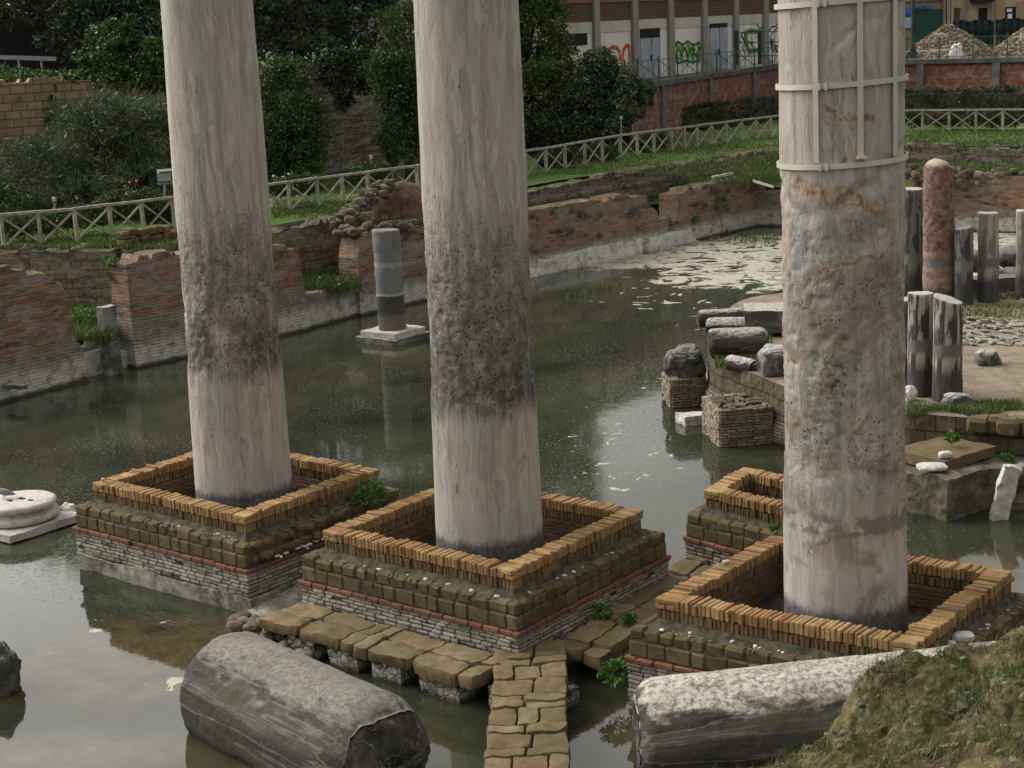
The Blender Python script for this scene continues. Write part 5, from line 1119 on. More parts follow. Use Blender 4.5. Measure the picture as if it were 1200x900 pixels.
# ================================================================== FOLIAGE
def leaves(name, blobs, n, leaf, mat, parent=None, clump=14, seed=0, droop=0., inner=.35, box=None, kind=None, rel=None):
    rg = np.random.default_rng(seed); B = np.array([list(c)+list(r) for c, r in blobs], float)
    area = B[:, 3]*B[:, 5]+B[:, 4]*B[:, 5]; pr = area/area.sum()
    CL = []
    for i in range(len(B)):
        k = max(6, int(clump*(area[i]/area.mean())**.5*2)); u = rg.normal(size=(k, 3)); u /= np.linalg.norm(u, axis=1)[:, None]; u[:, 2] = np.where(u[:, 2] < -.75, -u[:, 2], u[:, 2])
        rr = rg.uniform(.62, 1.0, k); CL.append((B[i, :3]+u*B[i, 3:]*rr[:, None], u, B[i, 3:].mean()*rg.uniform(.2, .42, k)))
    bi = rg.choice(len(B), n, p=pr); P = np.zeros((n, 3)); D = np.zeros((n, 3))
    for i in range(len(B)):
        m = np.where(bi == i)[0]; cp, cu, cr = CL[i]; k = rg.integers(0, len(cp), len(m)); g = rg.normal(size=(len(m), 3)); g /= np.linalg.norm(g, axis=1)[:, None]
        rad = rg.uniform(0, 1, len(m))**.45; q = cp[k]+g*(cr[k]*rad)[:, None]*[1, 1, .75]
        fill = rg.random(len(m)) < inner; u = rg.normal(size=(len(m), 3)); u /= np.linalg.norm(u, axis=1)[:, None]
        q[fill] = (B[i, :3]+u*B[i, 3:]*(rg.uniform(.3, .92, len(m))**.6)[:, None])[fill]
        P[m] = q; D[m] = np.where(fill[:, None], u, g*.6+cu[k]*.7)
    ax = D+rg.normal(0, .7, (n, 3))+[0, 0, .15-droop]; ax /= np.linalg.norm(ax, axis=1)[:, None]
    sd = np.cross(ax, rg.normal(size=(n, 3))); sd /= np.linalg.norm(sd, axis=1)[:, None]
    l = leaf[0]*rg.uniform(.5, 1.0, n)[:, None]**-.8*.8; w_ = leaf[1]*rg.uniform(.6, 1.3, n)[:, None]; nn = np.cross(ax, sd)
    o_ = np.zeros(3) if rel is None else np.array(rel)
    V = np.stack([P-ax*l/2, P+sd*w_/2+nn*w_*.15, P+ax*l/2, P-sd*w_/2+nn*w_*.15], 1).reshape(-1, 3)-o_
    me = bpy.data.meshes.new(name); me.vertices.add(4*n); me.vertices.foreach_set('co', V.ravel().astype(np.float32)); me.loops.add(4*n); me.loops.foreach_set('vertex_index', np.arange(4*n, dtype=np.int32))
    me.polygons.add(n); me.polygons.foreach_set('loop_start', np.arange(n, dtype=np.int32)*4); me.update(calc_edges=True); me.materials.append(mat)
    o = bpy.data.objects.new(name, me); C.objects.link(o)
    if parent: o.parent = parent
    else: o.location = tuple(o_)
    if kind: o['kind'] = kind
    return o
def BL_(px, py, rx, ry, Y, k=.8):
    c = AT(px, py, Y); a, b_ = rx/FPX*Y, ry/FPX*Y; return (c, (a, (a+b_)/2*k, b_))
def tree(name, label, blobs, n, leaf, mat, zg, seed, cat='tree', group=None, trunk=True, tr=.22, clump=14, droop=0., base=None, inner=.35):
    c = np.mean([b[0] for b in blobs], axis=0) if base is None else np.array(base); c = np.array([c[0], c[1], zg])
    t = thing(name, label, cat, tuple(c), group)
    leaves('crown' if trunk else 'foliage', blobs, n, leaf, mat, t, clump, seed, droop, inner, rel=c)
    if trunk:
        mb = MB(); top = max(b[0][2]+b[1][2]*.3 for b in blobs)-zg; rg = np.random.default_rng(seed+1)
        pts = [np.array([rg.normal(0, .06)*k, rg.normal(0, .06)*k, top*k/6-.2]) for k in range(7)]; tube(mb, pts, np.linspace(tr, tr*.3, 7), 9)
        tk = mb.build('trunk', M['bark'], t, True); mb = MB()
        for b in blobs:
            q = np.array(b[0])-c; s = pts[int(np.clip(q[2]/top*6*.6, 1, 5))]; tube(mb, [s, s*.5+q*.5+rg.normal(0, .15, 3), q], [tr*.45, tr*.3, tr*.1], 6)
            for _ in range(4): e = q+rg.normal(size=3)*np.array(b[1])*.5; tube(mb, [q*.6+s*.4, (q+e)/2, e], [tr*.2, tr*.14, tr*.05], 5)
        mb.build('limb', M['bark'], tk, True)
    return t
LV = dict(
    dark=m_leaf('dark_evergreen_leaf', (.016, .028, .014), (.042, .064, .027), (.085, .11, .045), .6),
    olive=m_leaf('oleander_leaf', (.034, .052, .024), (.085, .112, .052), (.15, .17, .085), .7),
    mid=m_leaf('mid_green_leaf', (.022, .042, .011), (.062, .10, .025), (.11, .16, .042), .6),
    yel=m_leaf('yellow_green_leaf', (.026, .045, .010), (.078, .115, .022), (.14, .18, .04), .6),
    vine=m_leaf('vine_leaf', (.018, .038, .007), (.05, .092, .016), (.13, .20, .04), .8),
    ivy=m_leaf('variegated_ivy_leaf', (.02, .036, .018), (.08, .11, .055), (.22, .25, .15), 2.5),
    hedge=m_leaf('hedge_leaf', (.018, .032, .012), (.05, .075, .024), (.09, .12, .04), 1.5),
    grey=m_leaf('grey_green_leaf', (.02, .028, .018), (.055, .068, .045), (.11, .12, .08), 1.),
    twig=m_leaf('brown_twig_leaf', (.05, .035, .025), (.11, .08, .055), (.16, .13, .08), 1.))
tree('oleander_bush', 'big grey green oleander bush behind the fence, left of the left tall column', [BL_(120, 190, 75, 78, 54), BL_(50, 215, 70, 55, 53), BL_(175, 180, 60, 70, 54), BL_(165, 225, 50, 40, 52.5), BL_(95, 235, 60, 28, 52), BL_(130, 150, 50, 42, 54.5)], 42000, (.26, .035), LV['olive'], GZ, 1, 'shrub', tr=.08, clump=26)
tree('brown_shrub', 'twiggy brownish shrub at the left edge under the tuff wall', [BL_(5, 195, 42, 36, 55), BL_(45, 185, 30, 24, 56)], 5000, (.15, .04), LV['twig'], GZ, 2, 'shrub', tr=.05)
tree('leafy_shrub', 'low dark green shrub at the left edge just behind the fence', [BL_(0, 235, 35, 25, 51), BL_(-30, 225, 40, 40, 52)], 5000, (.12, .06), LV['mid'], GZ, 3, 'shrub', tr=.05)
tree('overhanging_tree', 'dark evergreen tree spreading over the terrace above the tuff wall at the upper left', [BL_(20, -10, 80, 45, 68), BL_(105, 40, 55, 42, 66), BL_(165, 25, 50, 60, 66), BL_(60, -90, 110, 50, 69), BL_(150, -60, 80, 60, 68)], 26000, (.24, .11), LV['dark'], 6.9, 4, tr=.3, clump=20)
tree('leafy_tree', 'tall dark evergreen tree directly behind the left tall column', [BL_(250, 20, 70, 70, 67), BL_(230, 110, 60, 60, 65), BL_(260, -90, 90, 80, 69), BL_(230, -180, 80, 60, 69), BL_(205, 60, 35, 55, 64)], 20000, (.22, .11), LV['dark'], GZ, 5, tr=.3, clump=20)
tree('climbing_vine', 'bright green climbing vine spilling over the tuff wall at the upper left', [BL_(90, 100, 45, 20, 61), BL_(125, 75, 30, 50, 62), BL_(68, 135, 16, 26, 60), BL_(165, 90, 35, 26, 61.5), BL_(150, 60, 18, 40, 62), BL_(185, 80, 20, 40, 61)], 13000, (.15, .11), LV['vine'], 4, 6, 'vine', trunk=False, droop=.6, inner=.1)
tree('wall_top_greenery', 'low green growth along the top of the tuff wall at the left edge', [BL_(20, 90, 55, 11, 62), BL_(-30, 88, 40, 12, 62)], 4000, (.14, .05), LV['vine'], 6.9, 7, 'plant', trunk=False)
tree('hanging_tree', 'dark tree crown hanging above the terrace right of the left tall column', [BL_(335, 25, 50, 34, 66), BL_(360, 50, 40, 14, 65), BL_(340, -60, 60, 70, 68), BL_(380, -140, 80, 90, 69), BL_(310, -10, 30, 50, 67), BL_(330, 62, 40, 16, 65), BL_(375, 62, 30, 16, 65)], 18000, (.20, .10), LV['dark'], 6.4, 8, tr=.25, clump=18)
tree('round_bush', 'dense dark rounded bush before the brown wall, right of the left tall column', [BL_(335, 115, 36, 50, 61), BL_(355, 155, 33, 50, 60), BL_(325, 175, 38, 42, 60), BL_(345, 195, 36, 24, 59.5)], 22000, (.13, .075), LV['mid'], GZ, 9, 'shrub', tr=.1, clump=30)
tree('ivy_curtain', 'dark ivy curtain hanging over the brown wall left of the middle tall column', [BL_(405, 72, 40, 14, 64), BL_(402, 100, 12, 34, 63.5), BL_(385, 85, 18, 20, 63.5), BL_(425, 90, 14, 24, 63.5)], 8000, (.13, .10), LV['dark'], 6.4, 10, 'vine', trunk=False, droop=.7)
tree('bushy_tree', 'mid green bushy tree touching the left side of the middle tall column', [BL_(470, 105, 36, 60, 62), BL_(465, 160, 28, 32, 61), BL_(478, 45, 38, 45, 63), BL_(500, 130, 40, 70, 62), BL_(448, 90, 20, 30, 61.5)], 24000, (.15, .075), LV['mid'], GZ, 11, tr=.16, clump=26)
tree('tall_evergreen', 'very dark tall evergreen tree behind the bushy tree, left of the middle tall column', [BL_(425, 20, 50, 48, 68), BL_(450, -60, 70, 70, 69), BL_(500, -130, 90, 80, 69), BL_(400, 35, 35, 35, 67)], 18000, (.20, .10), LV['dark'], GZ, 12, tr=.3, clump=18)
tree('broad_tree', 'broad leafy yellow green tree touching the right side of the middle tall column', [BL_(632, 40, 36, 46, 74.0), BL_(655, 90, 32, 40, 73.0), BL_(630, 115, 42, 46, 72.0), BL_(560, 60, 60, 90, 75.0), BL_(600, -60, 85, 65, 76.0), BL_(600, -130, 90, 50, 77.0), BL_(628, -15, 32, 50, 75.0)], 60000, (.18, .09), LV['yel'], GZ, 13, tr=.3, clump=26)
tree('shade_shrub', 'very dark low shrub under the broad tree right of the middle tall column', [BL_(640, 165, 50, 32, 71.0), BL_(580, 170, 60, 40, 71.0), BL_(685, 172, 35, 26, 71.0)], 14000, (.14, .08), LV['dark'], GZ, 14, 'shrub', tr=.08, clump=20)
tree('ivy_column', 'tall pillar of pale variegated ivy between the broad tree and the brick street wall', [BL_(700, 82, 26, 26, 71.5), BL_(690, 112, 32, 34, 71.5), BL_(700, 150, 26, 30, 71.0), BL_(720, 105, 22, 26, 71.5)], 16000, (.13, .10), LV['ivy'], GZ, 15, 'vine', tr=.12, clump=26, droop=.3)
tree('hanging_ivy', 'pale ivy trailing over the left end of the brick street wall', [BL_(738, 100, 20, 14, 70.2), BL_(752, 104, 14, 12, 70.6), BL_(735, 125, 14, 22, 70.0), BL_(752, 122, 5, 20, 70.4), BL_(762, 112, 5, 18, 71.0), BL_(722, 150, 16, 14, 70.0)], 7000, (.11, .08), LV['ivy'], 5.6, 16, 'vine', trunk=False, droop=.9, inner=.15)
def wallvec(a, b, t): return np.array(a)+(np.array(b)-np.array(a))*t
# distant mass of trees closing the view
leaves('distant_woods', [BL_(x, y, 75, 60, 84) for x, y in ((-80, -20), (0, 0), (80, -40), (160, 0), (250, -30), (340, 0), (430, -40), (520, 0), (590, -60), (0, -100), (120, -130), (230, -200), (340, -190), (450, -190), (-80, -100))], 60000, (.55, .34), LV['dark'], None, 14, 40, kind='stuff', inner=.5)
def hedge(name, label, p0, p1, wd, hgt, n, mat, seed, zg=GZ, leaf=(.10, .06)):
    p0 = np.array([*p0[:2], zg]); p1 = np.array([*p1[:2], zg]); Lg = np.linalg.norm(p1-p0); d = unit(p1-p0); k = int(Lg/.55)
    bl = [(p0+d*(i+.5)*Lg/k+np.array([0, RNG.normal(0, .04), hgt*.5+RNG.normal(0, .03)]), (.48, wd/2, hgt*.52)) for i in range(k)]
    t = thing(name, label, 'hedge', tuple((p0+p1)/2)); c = (p0+p1)/2
    leaves('foliage', bl, n, leaf, mat, t, 12, seed, 0, .3, rel=c)
    mb = MB(); gridbox(mb, (0, 0, hgt*.42), (Lg-.3, wd*.62, hgt*.75), .2, d, np.cross((0, 0, 1), d)); mb.build('woody_core', M['dark_earth'], t, disp=rough(.12, 2, 3, seed))
    return t
h0, h1 = W(694, 166, GZ), W(925, 141, GZ)

hedge('rose_hedge', 'long dark hedge dotted with red roses under the brick street wall', h0*1.0, h1+[-.5, 0, 0], 1.4, 1.35, 34000, LV['hedge'], 50)
hedge('clipped_hedge', 'clipped dark hedge behind the fence right of the strapped column', W(1030, 144, GZ), W(1330, 144, GZ), 1.2, 1.75, 30000, LV['hedge'], 51)
for i, x in enumerate((1078, 1103, 1122, 1147, 1168, 1190)):
    lab = ['shrub', 'first', 'second', 'third', 'fourth', 'fifth']; c = W(x, 154, GZ)+np.array([0, 1.2, .45])
    tree('small_shrub', ['small round shrub behind the fence closest to the strapped column', 'reddish tinted second small shrub behind the fence from the strapped column', 'third small shrub behind the fence from the strapped column', 'fourth small shrub behind the fence from the strapped column', 'fifth small shrub behind the fence, second from the right edge', 'small round shrub behind the fence nearest the right edge'][i], [(c, (.42, .4, .45)), (c+[.3, 0, -.1], (.3, .3, .35))], 1500, (.09, .05), LV['hedge'] if i != 1 else LV['twig'], GZ, 60+i, 'shrub', 'small shrubs behind the right fence', trunk=False)
# row of roses and herbs behind the left fence
for i, (x, y, rx, ry, m_, lab) in enumerate(((150, 238, 30, 16, 'mid', 'rose bush with pink blooms behind the fence, below the floodlight'), (95, 255, 30, 16, 'mid', 'low green plants behind the fence under the oleander bush'), (35, 265, 28, 14, 'mid', 'low green plants behind the fence near the left edge'), (188, 250, 18, 16, 'mid', 'leafy plant behind the fence next to the left tall column'), (345, 218, 26, 14, 'vine', 'low plant with white flowers behind the fence right of the left tall column'), (430, 205, 28, 14, 'vine', 'loose green plant behind the fence left of the red earth heap'), (655, 185, 22, 14, 'hedge', 'dark plant behind the fence right of the middle tall column'), (700, 180, 20, 12, 'mid', 'loose green plant behind the fence below the ivy pillar'), (760, 168, 18, 11, 'mid', 'loose green plant behind the fence in front of the rose hedge'))):
    Yf = W(x, fy(x), GZ)[1]+1.0; tree('flowering_plant', lab, [BL_(x, y, rx, ry, Yf), BL_(x+rx*.7, y-2, rx*.6, ry*.9, Yf), BL_(x-rx*.7, y+2, rx*.6, ry*.9, Yf)], 3200, (.10, .05), LV[m_], GZ, 70+i, 'plant', trunk=False)
def flowers(name, label, pts, r, mat, parent=None):
    mb = MB()
    for i, p in enumerate(pts): mb.add(ICO_V*r*RNG.uniform(.7, 1.3)*(1+.3*fbm(ICO_V+i, 2, 2))[:, None]+np.array(p), ICO_F)
    return stuff(mb.build(name, mat))
flowers('pink_roses', '', [AT(x, y, 50) for x, y in ((146, 218), (152, 214), (150, 221), (121, 233), (116, 236), (143, 233), (175, 222), (176, 230), (160, 212), (90, 233), (174, 233), (63, 244), (133, 229), (168, 235), (155, 226), (110, 240), (182, 238))], .034, M['pink_petal'])
flowers('red_roses', '', [h0*(1-t)+h1*t+np.array([0, -.55-RNG.uniform(0, .2), .3+RNG.uniform(.1, .95)]) for t in RNG.uniform(.1, 1, 18)], .045, M['red_petal'])
flowers('white_daisies', '', [AT(RNG.normal(340, 13), RNG.normal(218, 9), 55) for _ in range(26)], .035, M['white_petal'])
yp = [W(RNG.normal(365, 22), RNG.normal(325, 5), RZ+.22) for _ in range(26)]+[W(RNG.uniform(860, 925), RNG.uniform(185, 215), 1.9) for _ in range(26)]
flowers('yellow_flowers', '', yp, .022, M['yellow_petal'])
# grass in the rooms and along edges
def garea(x0, x1, y0, y1, z, n): return [W(RNG.uniform(x0, x1), RNG.uniform(y0, y1), z) for _ in range(n)]
blades('room_grass', garea(335, 425, 318, 342, RZ, 5200)+garea(85, 138, 365, 400, RZ, 3600)+garea(740, 780, 222, 254, 1.0, 1500), .26, .018, M['grass'], .6)
blades('lawn_grass', garea(640, 925, 160, 205, GZ, 9000)+garea(1060, 1210, 154, 172, GZ, 4000)+garea(0, 205, 272, 292, GZ, 4000)+garea(320, 470, 236, 258, GZ, 3500), .10, .02, M['grass'], .6)
blades('platform_grass', garea(838, 905, 385, 432, PZ, 4500)+[p for p in garea(1063, 1200, 472, 488, PZ, 4200) if vnoise([p*[1.6, 1.6, 0]], 3)[0] > .0]+garea(1125, 1200, 358, 378, PZ, 900)+garea(1115, 1195, 345, 352, PZ, 900)+garea(865, 890, 365, 385, PZ, 500), .10, .010, M['grass'], .8)
blades('pond_reeds', [W(RNG.normal(672, 13), RNG.normal(346, 3), -.02) for _ in range(220)]+[W(RNG.normal(722, 14), RNG.normal(338, 2), -.02) for _ in range(90)]+[W(RNG.normal(885, 16), RNG.normal(281, 4), -.02) for _ in range(500)]+[W(RNG.normal(500, 9), RNG.normal(388, 2), -.02) for _ in range(200)], .2, .012, M['grass'], .7)
blades('wall_top_grass', garea(770, 877, 200, 216, 1.95, 2500)+garea(872, 930, 186, 214, 1.9, 4500)+garea(1063, 1110, 192, 206, 1.9, 2500)+garea(1120, 1200, 190, 204, 1.9, 2500), .2, .02, M['grass'], .7)
sheet('rough_ground', [P2(CORN, -7, .6), P2(CORN, .6, .6), P2(CORN, 30, .8, FU, FN), P2(CORN, 30, 5, FU, FN), P2(CORN, 3, 5.2), P2(CORN, -7, 5.0)], 1.38, M['turf'], seg=.5, noise=lambda x, y: .10*math.sin(x*2.1+y)*math.cos(y*1.7))
# individual weeds
def weed(label, p, r, n, seed, mat='weed', leaf=(.07, .035), cat='weed'):
    c = np.array(p); t = tree('leafy_weed', label, [(c+[0, 0, r*.6], (r, r, r*.8))], n, leaf, M['weed'] if mat == 'weed' else LV[mat], c[2], seed, cat, trunk=False, clump=8); return t
weed('bright green weed on the walkway edge at the right side of the middle pedestal', W(706, 724, .42), .14, 260, 80)
weed('smaller bright green weed on the walkway left of the right pedestal', W(738, 732, .42), .11, 160, 81)
weed('green weed hanging down from the walkway between the middle and right pedestals', W(724, 800, .25), .22, 420, 82)
weed('ferny green plant on the right corner of the left pedestal', W(437, 590, 1.0), .26, 600, 83)
weed('green fern growing high on the brick wall left of the left tall column', on_plane(W(139, 428), W(341, 384), 129, 312)+[0, -.15, 0], .25, 420, 84)
weed('green creeper below the fern on the brick wall left of the left tall column', on_plane(W(139, 428), W(341, 384), 136, 322)+[0, -.15, -.1], .2, 260, 85)
weed('bright leafy plant in the leftmost grassy gap beside the tall marble jamb', W(105, 385, RZ), .45, 900, 86)
weed('dark creeper at the right edge of the middle tall column on the black stained wall', on_plane(W(606, 322), W(754, 290), 626, 290)+[0, -.2, 0], .3, 500, 87, 'mid')
weed('green weeds on the wall footing at the far corner of the pool', on_plane(W(760, 296), W(876, 266), 843, 246)+[0, -.3, 0], .42, 900, 88)
weed('small green weed on the wall footing left of the far corner weeds', on_plane(W(760, 296), W(876, 266), 815, 262)+[0, -.3, 0], .22, 300, 89)
weed('green weeds on the brown slab of the mossy masonry block', W(1115, 518, .95), .14, 260, 90)
weed('green weed beside the mossy masonry block near the platform wall', W(1146, 562, .4), .2, 400, 91)
weed('tuft of green weeds below the platform wall near the leaning slab', W(1178, 545, .5), .15, 260, 92)
weed('tiny green weed on the back edge of the right brick kerb', W(906, 622, 1.1), .08, 90, 93)
# flat strips of marble on the far walls
for i, (xa, ya, xb, yb, lab) in enumerate(((834, 208, 860, 203, 'white marble strip lying on top of the wall at the far corner'), (883, 212, 906, 219, 'white marble strip leaning at the far corner beside the strapped column'))):
    a = W(xa, ya, 2.1); b_ = W(xb, yb, 2.1 if not i else 1.95); mb = MB(); gridbox(mb, (a+b_)/2-(a+b_)/2, (np.linalg.norm(b_-a), .22, .09), .2, unit(b_-a)); tag(mb.build('marble_strip', M['white_stone'], None, False, (0, 0, 0)), lab, 'stone strip').location = tuple((a+b_)/2)

# ================================================================== TERRACES AND STREET
ZC = 5.3; ST = 5.1
_a, _b, _c2, _d2 = W(770, 95, ZC), W(912, 75, ZC), W(1065, 70, ZC), W(1200, 67, ZC)
def _x2(p, q, r, s_):
    A = np.array([(q-p)[:2], -(s_-r)[:2]]).T; t = np.linalg.solve(A, (r-p)[:2]); return p+(q-p)*t[0]
KC = _x2(_a, _b, _c2, _d2)*[1, 1, 0]; K0 = (_a-(_b-_a)*.16)*[1, 1, 0]; K1 = (_d2+(_d2-_c2)*1.2)*[1, 1, 0]
sheet('street', [K0[:2]+[-.1, .1], KC[:2]+[0, .1], K1[:2], (120, 90), (120, 150), (-10, 150), (-10, 66)], ST, m_plain('street_surface', (.09, .085, .078), .3, .5, .9))
leftterr = [(-60, 48), (-26, 57.6), (-9, 65.5), (6., 85), (4.5, 96), (-10, 110), (-60, 110)]
sheet('upper_terrace', leftterr, 6.3, M['dark_earth'])
TFW = m_ruin('terrace_tuff', .05, 1., .35, 1., seed=15, pale=.05)
def wplane(name, label, a, b_, tops, thick, mat, seed, **k): return ruin(name, label, None, None, tops, thick, mat, zb=GZ, seed=seed, plane=(np.array([*a, GZ]), np.array([*b_, GZ])), group='high walls behind the garden', **k)
def m_ochre():
    b = NB('ochre_tuff_masonry'); x, y, z = b.sep(b.obj); bt = b.N('ShaderNodeTexBrick'); b.put(bt.inputs['Vector'], b.comb(x, z, 0.)); bt.inputs['Scale'].default_value = 1; bt.inputs['Brick Width'].default_value = .55; bt.inputs['Row Height'].default_value = .30; bt.inputs['Mortar Size'].default_value = .018
    b.put(bt.inputs['Color1'], (.26, .18, .10)); b.put(bt.inputs['Color2'], (.19, .135, .08)); b.put(bt.inputs['Mortar'], (.075, .058, .04)); c = b.mix(b.mr(b.noise(b.obj, 1.2, 6, 0, .7), .45, .68, 0, .7), bt.outputs[0], (.08, .068, .045))
    return b.done(c, .9, b.bump(b.ma('ADD', b.noise(b.obj, 5, 6), b.ma('MULTIPLY', bt.outputs[1], -.5)), .8, .05))
OC = m_ochre()
wplane('terrace_wall', 'high ochre tuff block wall behind the oleander, reaching to the left tall column', (-30, 55.0), (-9, 64), [(-60, 97), (0, 95), (62, 92), (120, 95), (300, 90)], .8, OC, 30, crown=.05, relief=.03)
wplane('terrace_wall', 'high brown stone wall between the round bush and the bushy tree', (-9, 64), (6.5, 84), [(300, 90), (360, 72), (400, 70), (445, 72), (640, 75), (690, 80)], .8, m_ruin('terrace_stone', .3, 1., .4, 1., seed=17, pale=.75), 31, crown=.06, relief=.05)
# roadside rail and an added black sheet for the shaded gap at upper left
a = AT(-40, 66, 64); b_ = AT(66, 69, 64); rl = thing('roadside_rail', 'pale metal rail on the terrace edge at the upper left', 'railing', tuple(a)); mb = MB(); beam(mb, (0, 0, 0), b_-a, .1, .16); mb.build('rail', M['steel'], rl)
for k in range(4): mb = MB(); q = (b_-a)*(k+.3)/4; tube(mb, [q+[0, .08, -1.2], q+[0, .08, 0]], .05, 6); mb.build('post', M['steel'], rl)
a = AT(-60, 70, 72); mb = MB(); gridbox(mb, a+[3.2, 0, 0], (8.6, .1, 3.2), .2); tag(mb.build('dark_gap_sheet', m_plain('black_gap_sheet', (.014, .013, .013), .3, 9, .95), None, False, tuple(a)), 'added black sheet for the shaded gap behind the pale rail at the upper left', 'netting')
# street wall
def m_streetwall():
    b = NB('street_brick'); x, y, z = b.sep(b.obj); bt = b.N('ShaderNodeTexBrick'); b.put(bt.inputs['Vector'], b.comb(x, z, 0.)); bt.inputs['Scale'].default_value = 1; bt.inputs['Brick Width'].default_value = .4; bt.inputs['Row Height'].default_value = .12; bt.inputs['Mortar Size'].default_value = .014
    b.put(bt.inputs['Color1'], (.19, .062, .038)); b.put(bt.inputs['Color2'], (.10, .040, .03)); b.put(bt.inputs['Mortar'], (.10, .06, .048)); c = b.mix(b.mr(b.noise(b.mapv(b.obj, (1, 1, 2)), 1.5, 8, .4, .75), .47, .60, 0, .7), bt.outputs[0], (.24, .17, .145)); c = b.mix(b.mr(b.noise(b.mapv(b.obj, (1, 1, 1), (5, 5, 5)), .9, 6, 0, .7), .55, .68, 0, .6), c, (.05, .032, .028))
    return b.done(c, .9, b.bump(b.noise(b.obj, 6, 5), .4, .03))
SW = m_streetwall(); PIL = m_plain('grey_pilaster_stone', (.10, .10, .10), .35, 2, .9, bump=.5); COP = m_plain('dark_coping_stone', (.075, .073, .068), .35, 2, .9, bump=.5)
def streetwall(label, a, b_, pxs, ztop=5.3):
    L_ = np.linalg.norm(b_-a); d = unit(b_-a); n_ = np.cross((0, 0, 1), d); n_ = n_ if n_[1] < 0 else -n_; t = thing('street_wall', label, 'retaining wall', (a[0], a[1], GZ)); t.rotation_euler = (0, 0, math.atan2(d[1], d[0]))
    s_ = 1 if (np.cross((0, 0, 1), d) @ n_) > 0 else -1
    mb = MB(); bx(mb, (L_/2, -s_*.2, (ztop-.25-GZ)/2-.2), (L_, .4, ztop-.25-GZ+.4)); mb.build('brick_panel', SW, t)
    mb = MB(); gridbox(mb, (L_/2, -s_*.17, ztop-GZ-.125), (L_+.1, .62, .25), .4); mb.build('coping', COP, t, disp=rough(.03, 2, 3, 3))
    for x in pxs:
        q = on_plane(a, b_, x, 90); s = (q-a)@d
        mb = MB(); bx(mb, (s, s_*.06, (ztop-.252-GZ)/2), (.46, .13, ztop-.252-GZ)); mb.build('pilaster', PIL, t)
    return d
dA = streetwall('brick retaining wall with grey pilasters running under the graffiti building', K0, KC, (738, 775, 831, 882))
dB = streetwall('dark red brick retaining wall with grey pilasters below the rubble heaps at right', KC, K1, (1000, 1079, 1168, 1250))
def railing(label, a, b_, xs, z, h, xb=True, grp=None):
    t = thing('street_railing', label, 'railing', (a[0], a[1], z)); prev = None; d = unit(b_-a)
    for x in xs:
        q = on_plane(a, b_, x, 80); q = np.array([q[0], q[1], z])-np.array([a[0], a[1], z]); mb = MB(); bx(mb, q+[0, 0, h/2+.01], (.06, .06, h+.02), d, np.cross((0, 0, 1), d)); mb.build('post', M['green_paint'], t)
        if prev is not None:
            mb = MB()
            for zz_ in (.12, h-.15): beam(mb, prev+[0, 0, zz_], q+[0, 0, zz_], .03, .035)
            if xb: beam(mb, prev+[0, 0, .12], q+[0, 0, h-.15], .025, .03); beam(mb, prev+[0, 0, h-.15], q+[0, 0, .12], .025, .03)
            for f_ in (.25, .5, .75): s = prev+(q-prev)*f_; beam(mb, s+[0, 0, .1], s+[0, 0, h-.15], .018, .018, (1, 0, 0))
            mb.build('rail_panel', M['green_paint'], t)
        prev = q
    return t
railing('thin green railing on the street wall in front of the graffiti building', K0+[.0, .2, 0], KC+[0, .2, 0], (716, 732, 747, 772, 794, 817, 840, 862, 884, 905, 922), ZC, 1.15)
railing('thin green railing on the street wall in front of the rubble heaps', KC+[0, .2, 0], K1+[0, .2, 0], (990, 1030, 1063, 1101, 1140, 1180, 1222), ZC, 1.3)
t = thing('green_gate', 'taller dark green gate frame in front of the scribbled wall, left of the strapped column', 'gate', tuple(AT(864, 74, 91)))
for (x0, y0, x1, y1) in ((860, 36, 866, 76), (888, 36, 893, 76)):
    mb = MB(); a = AT((x0+x1)/2, y1, 92); b_ = AT((x0+x1)/2, y0, 92); tube(mb, [a-np.array(t.location), b_-np.array(t.location)], .12, 8); mb.build('gate_post', m_plain('dark_green_post', (.012, .04, .028), .2, 4, .6), t)
mb = MB()
for y in (38, 50, 66): beam(mb, AT(864, y, 92)-np.array(t.location), AT(912, y-1, 94)-np.array(t.location), .04, .05)
for x in (873, 881, 900, 908): beam(mb, AT(x, 38, 92.5)-np.array(t.location), AT(x, 76, 92.5)-np.array(t.location), .03, .03, (1, 0, 0))
mb.build('gate_rail', M['green_paint'], t)

# ================================================================== GRAFFITI BUILDING
Q0 = AT(655, 60, 81); Q1 = AT(901, 60, 99); Q0 = np.array([Q0[0], Q0[1], 0]); Q1 = np.array([Q1[0], Q1[1], 0]); fd = unit(Q1-Q0); bay = np.linalg.norm(Q1-Q0)/6; fn = np.cross(fd, (0, 0, 1)); fn = fn if fn[1] < 0 else -fn
bd = thing('warehouse', 'long pale industrial building with louvred panels, concrete pillars and graffiti above the brick street wall', 'building', (Q0[0], Q0[1], ST)); bo = np.array([Q0[0], Q0[1], ST])
def FP(s, z, o=0.): return Q0+fd*s*bay+np.array([0, 0, z])+fn*o-bo
def slabf(name, s0, s1, z0, z1, o, th, mat, par=bd, pb=None):
    mb = MB(); c = FP((s0+s1)/2, (z0+z1)/2, o-th/2); bx(mb, c-(0 if pb is None else pb), ((s1-s0)*bay, th, z1-z0), fd, fn); return mb.build(name, mat, par)
def m_wall(name, col, stain=.4, sc=.8):
    b = NB(name); n = b.noise(b.mapv(b.obj, (1, 1, .35)), sc, 6, 0, .7); c = b.mix(b.mr(n, .45, .7, 0, stain), col, tuple(x*.45 for x in col)); c = b.mix(b.mr(b.noise(b.obj, 7, 5, 0, .7), .5, .62, 0, .35), c, tuple(x*.6 for x in col)); return b.done(c, .9)
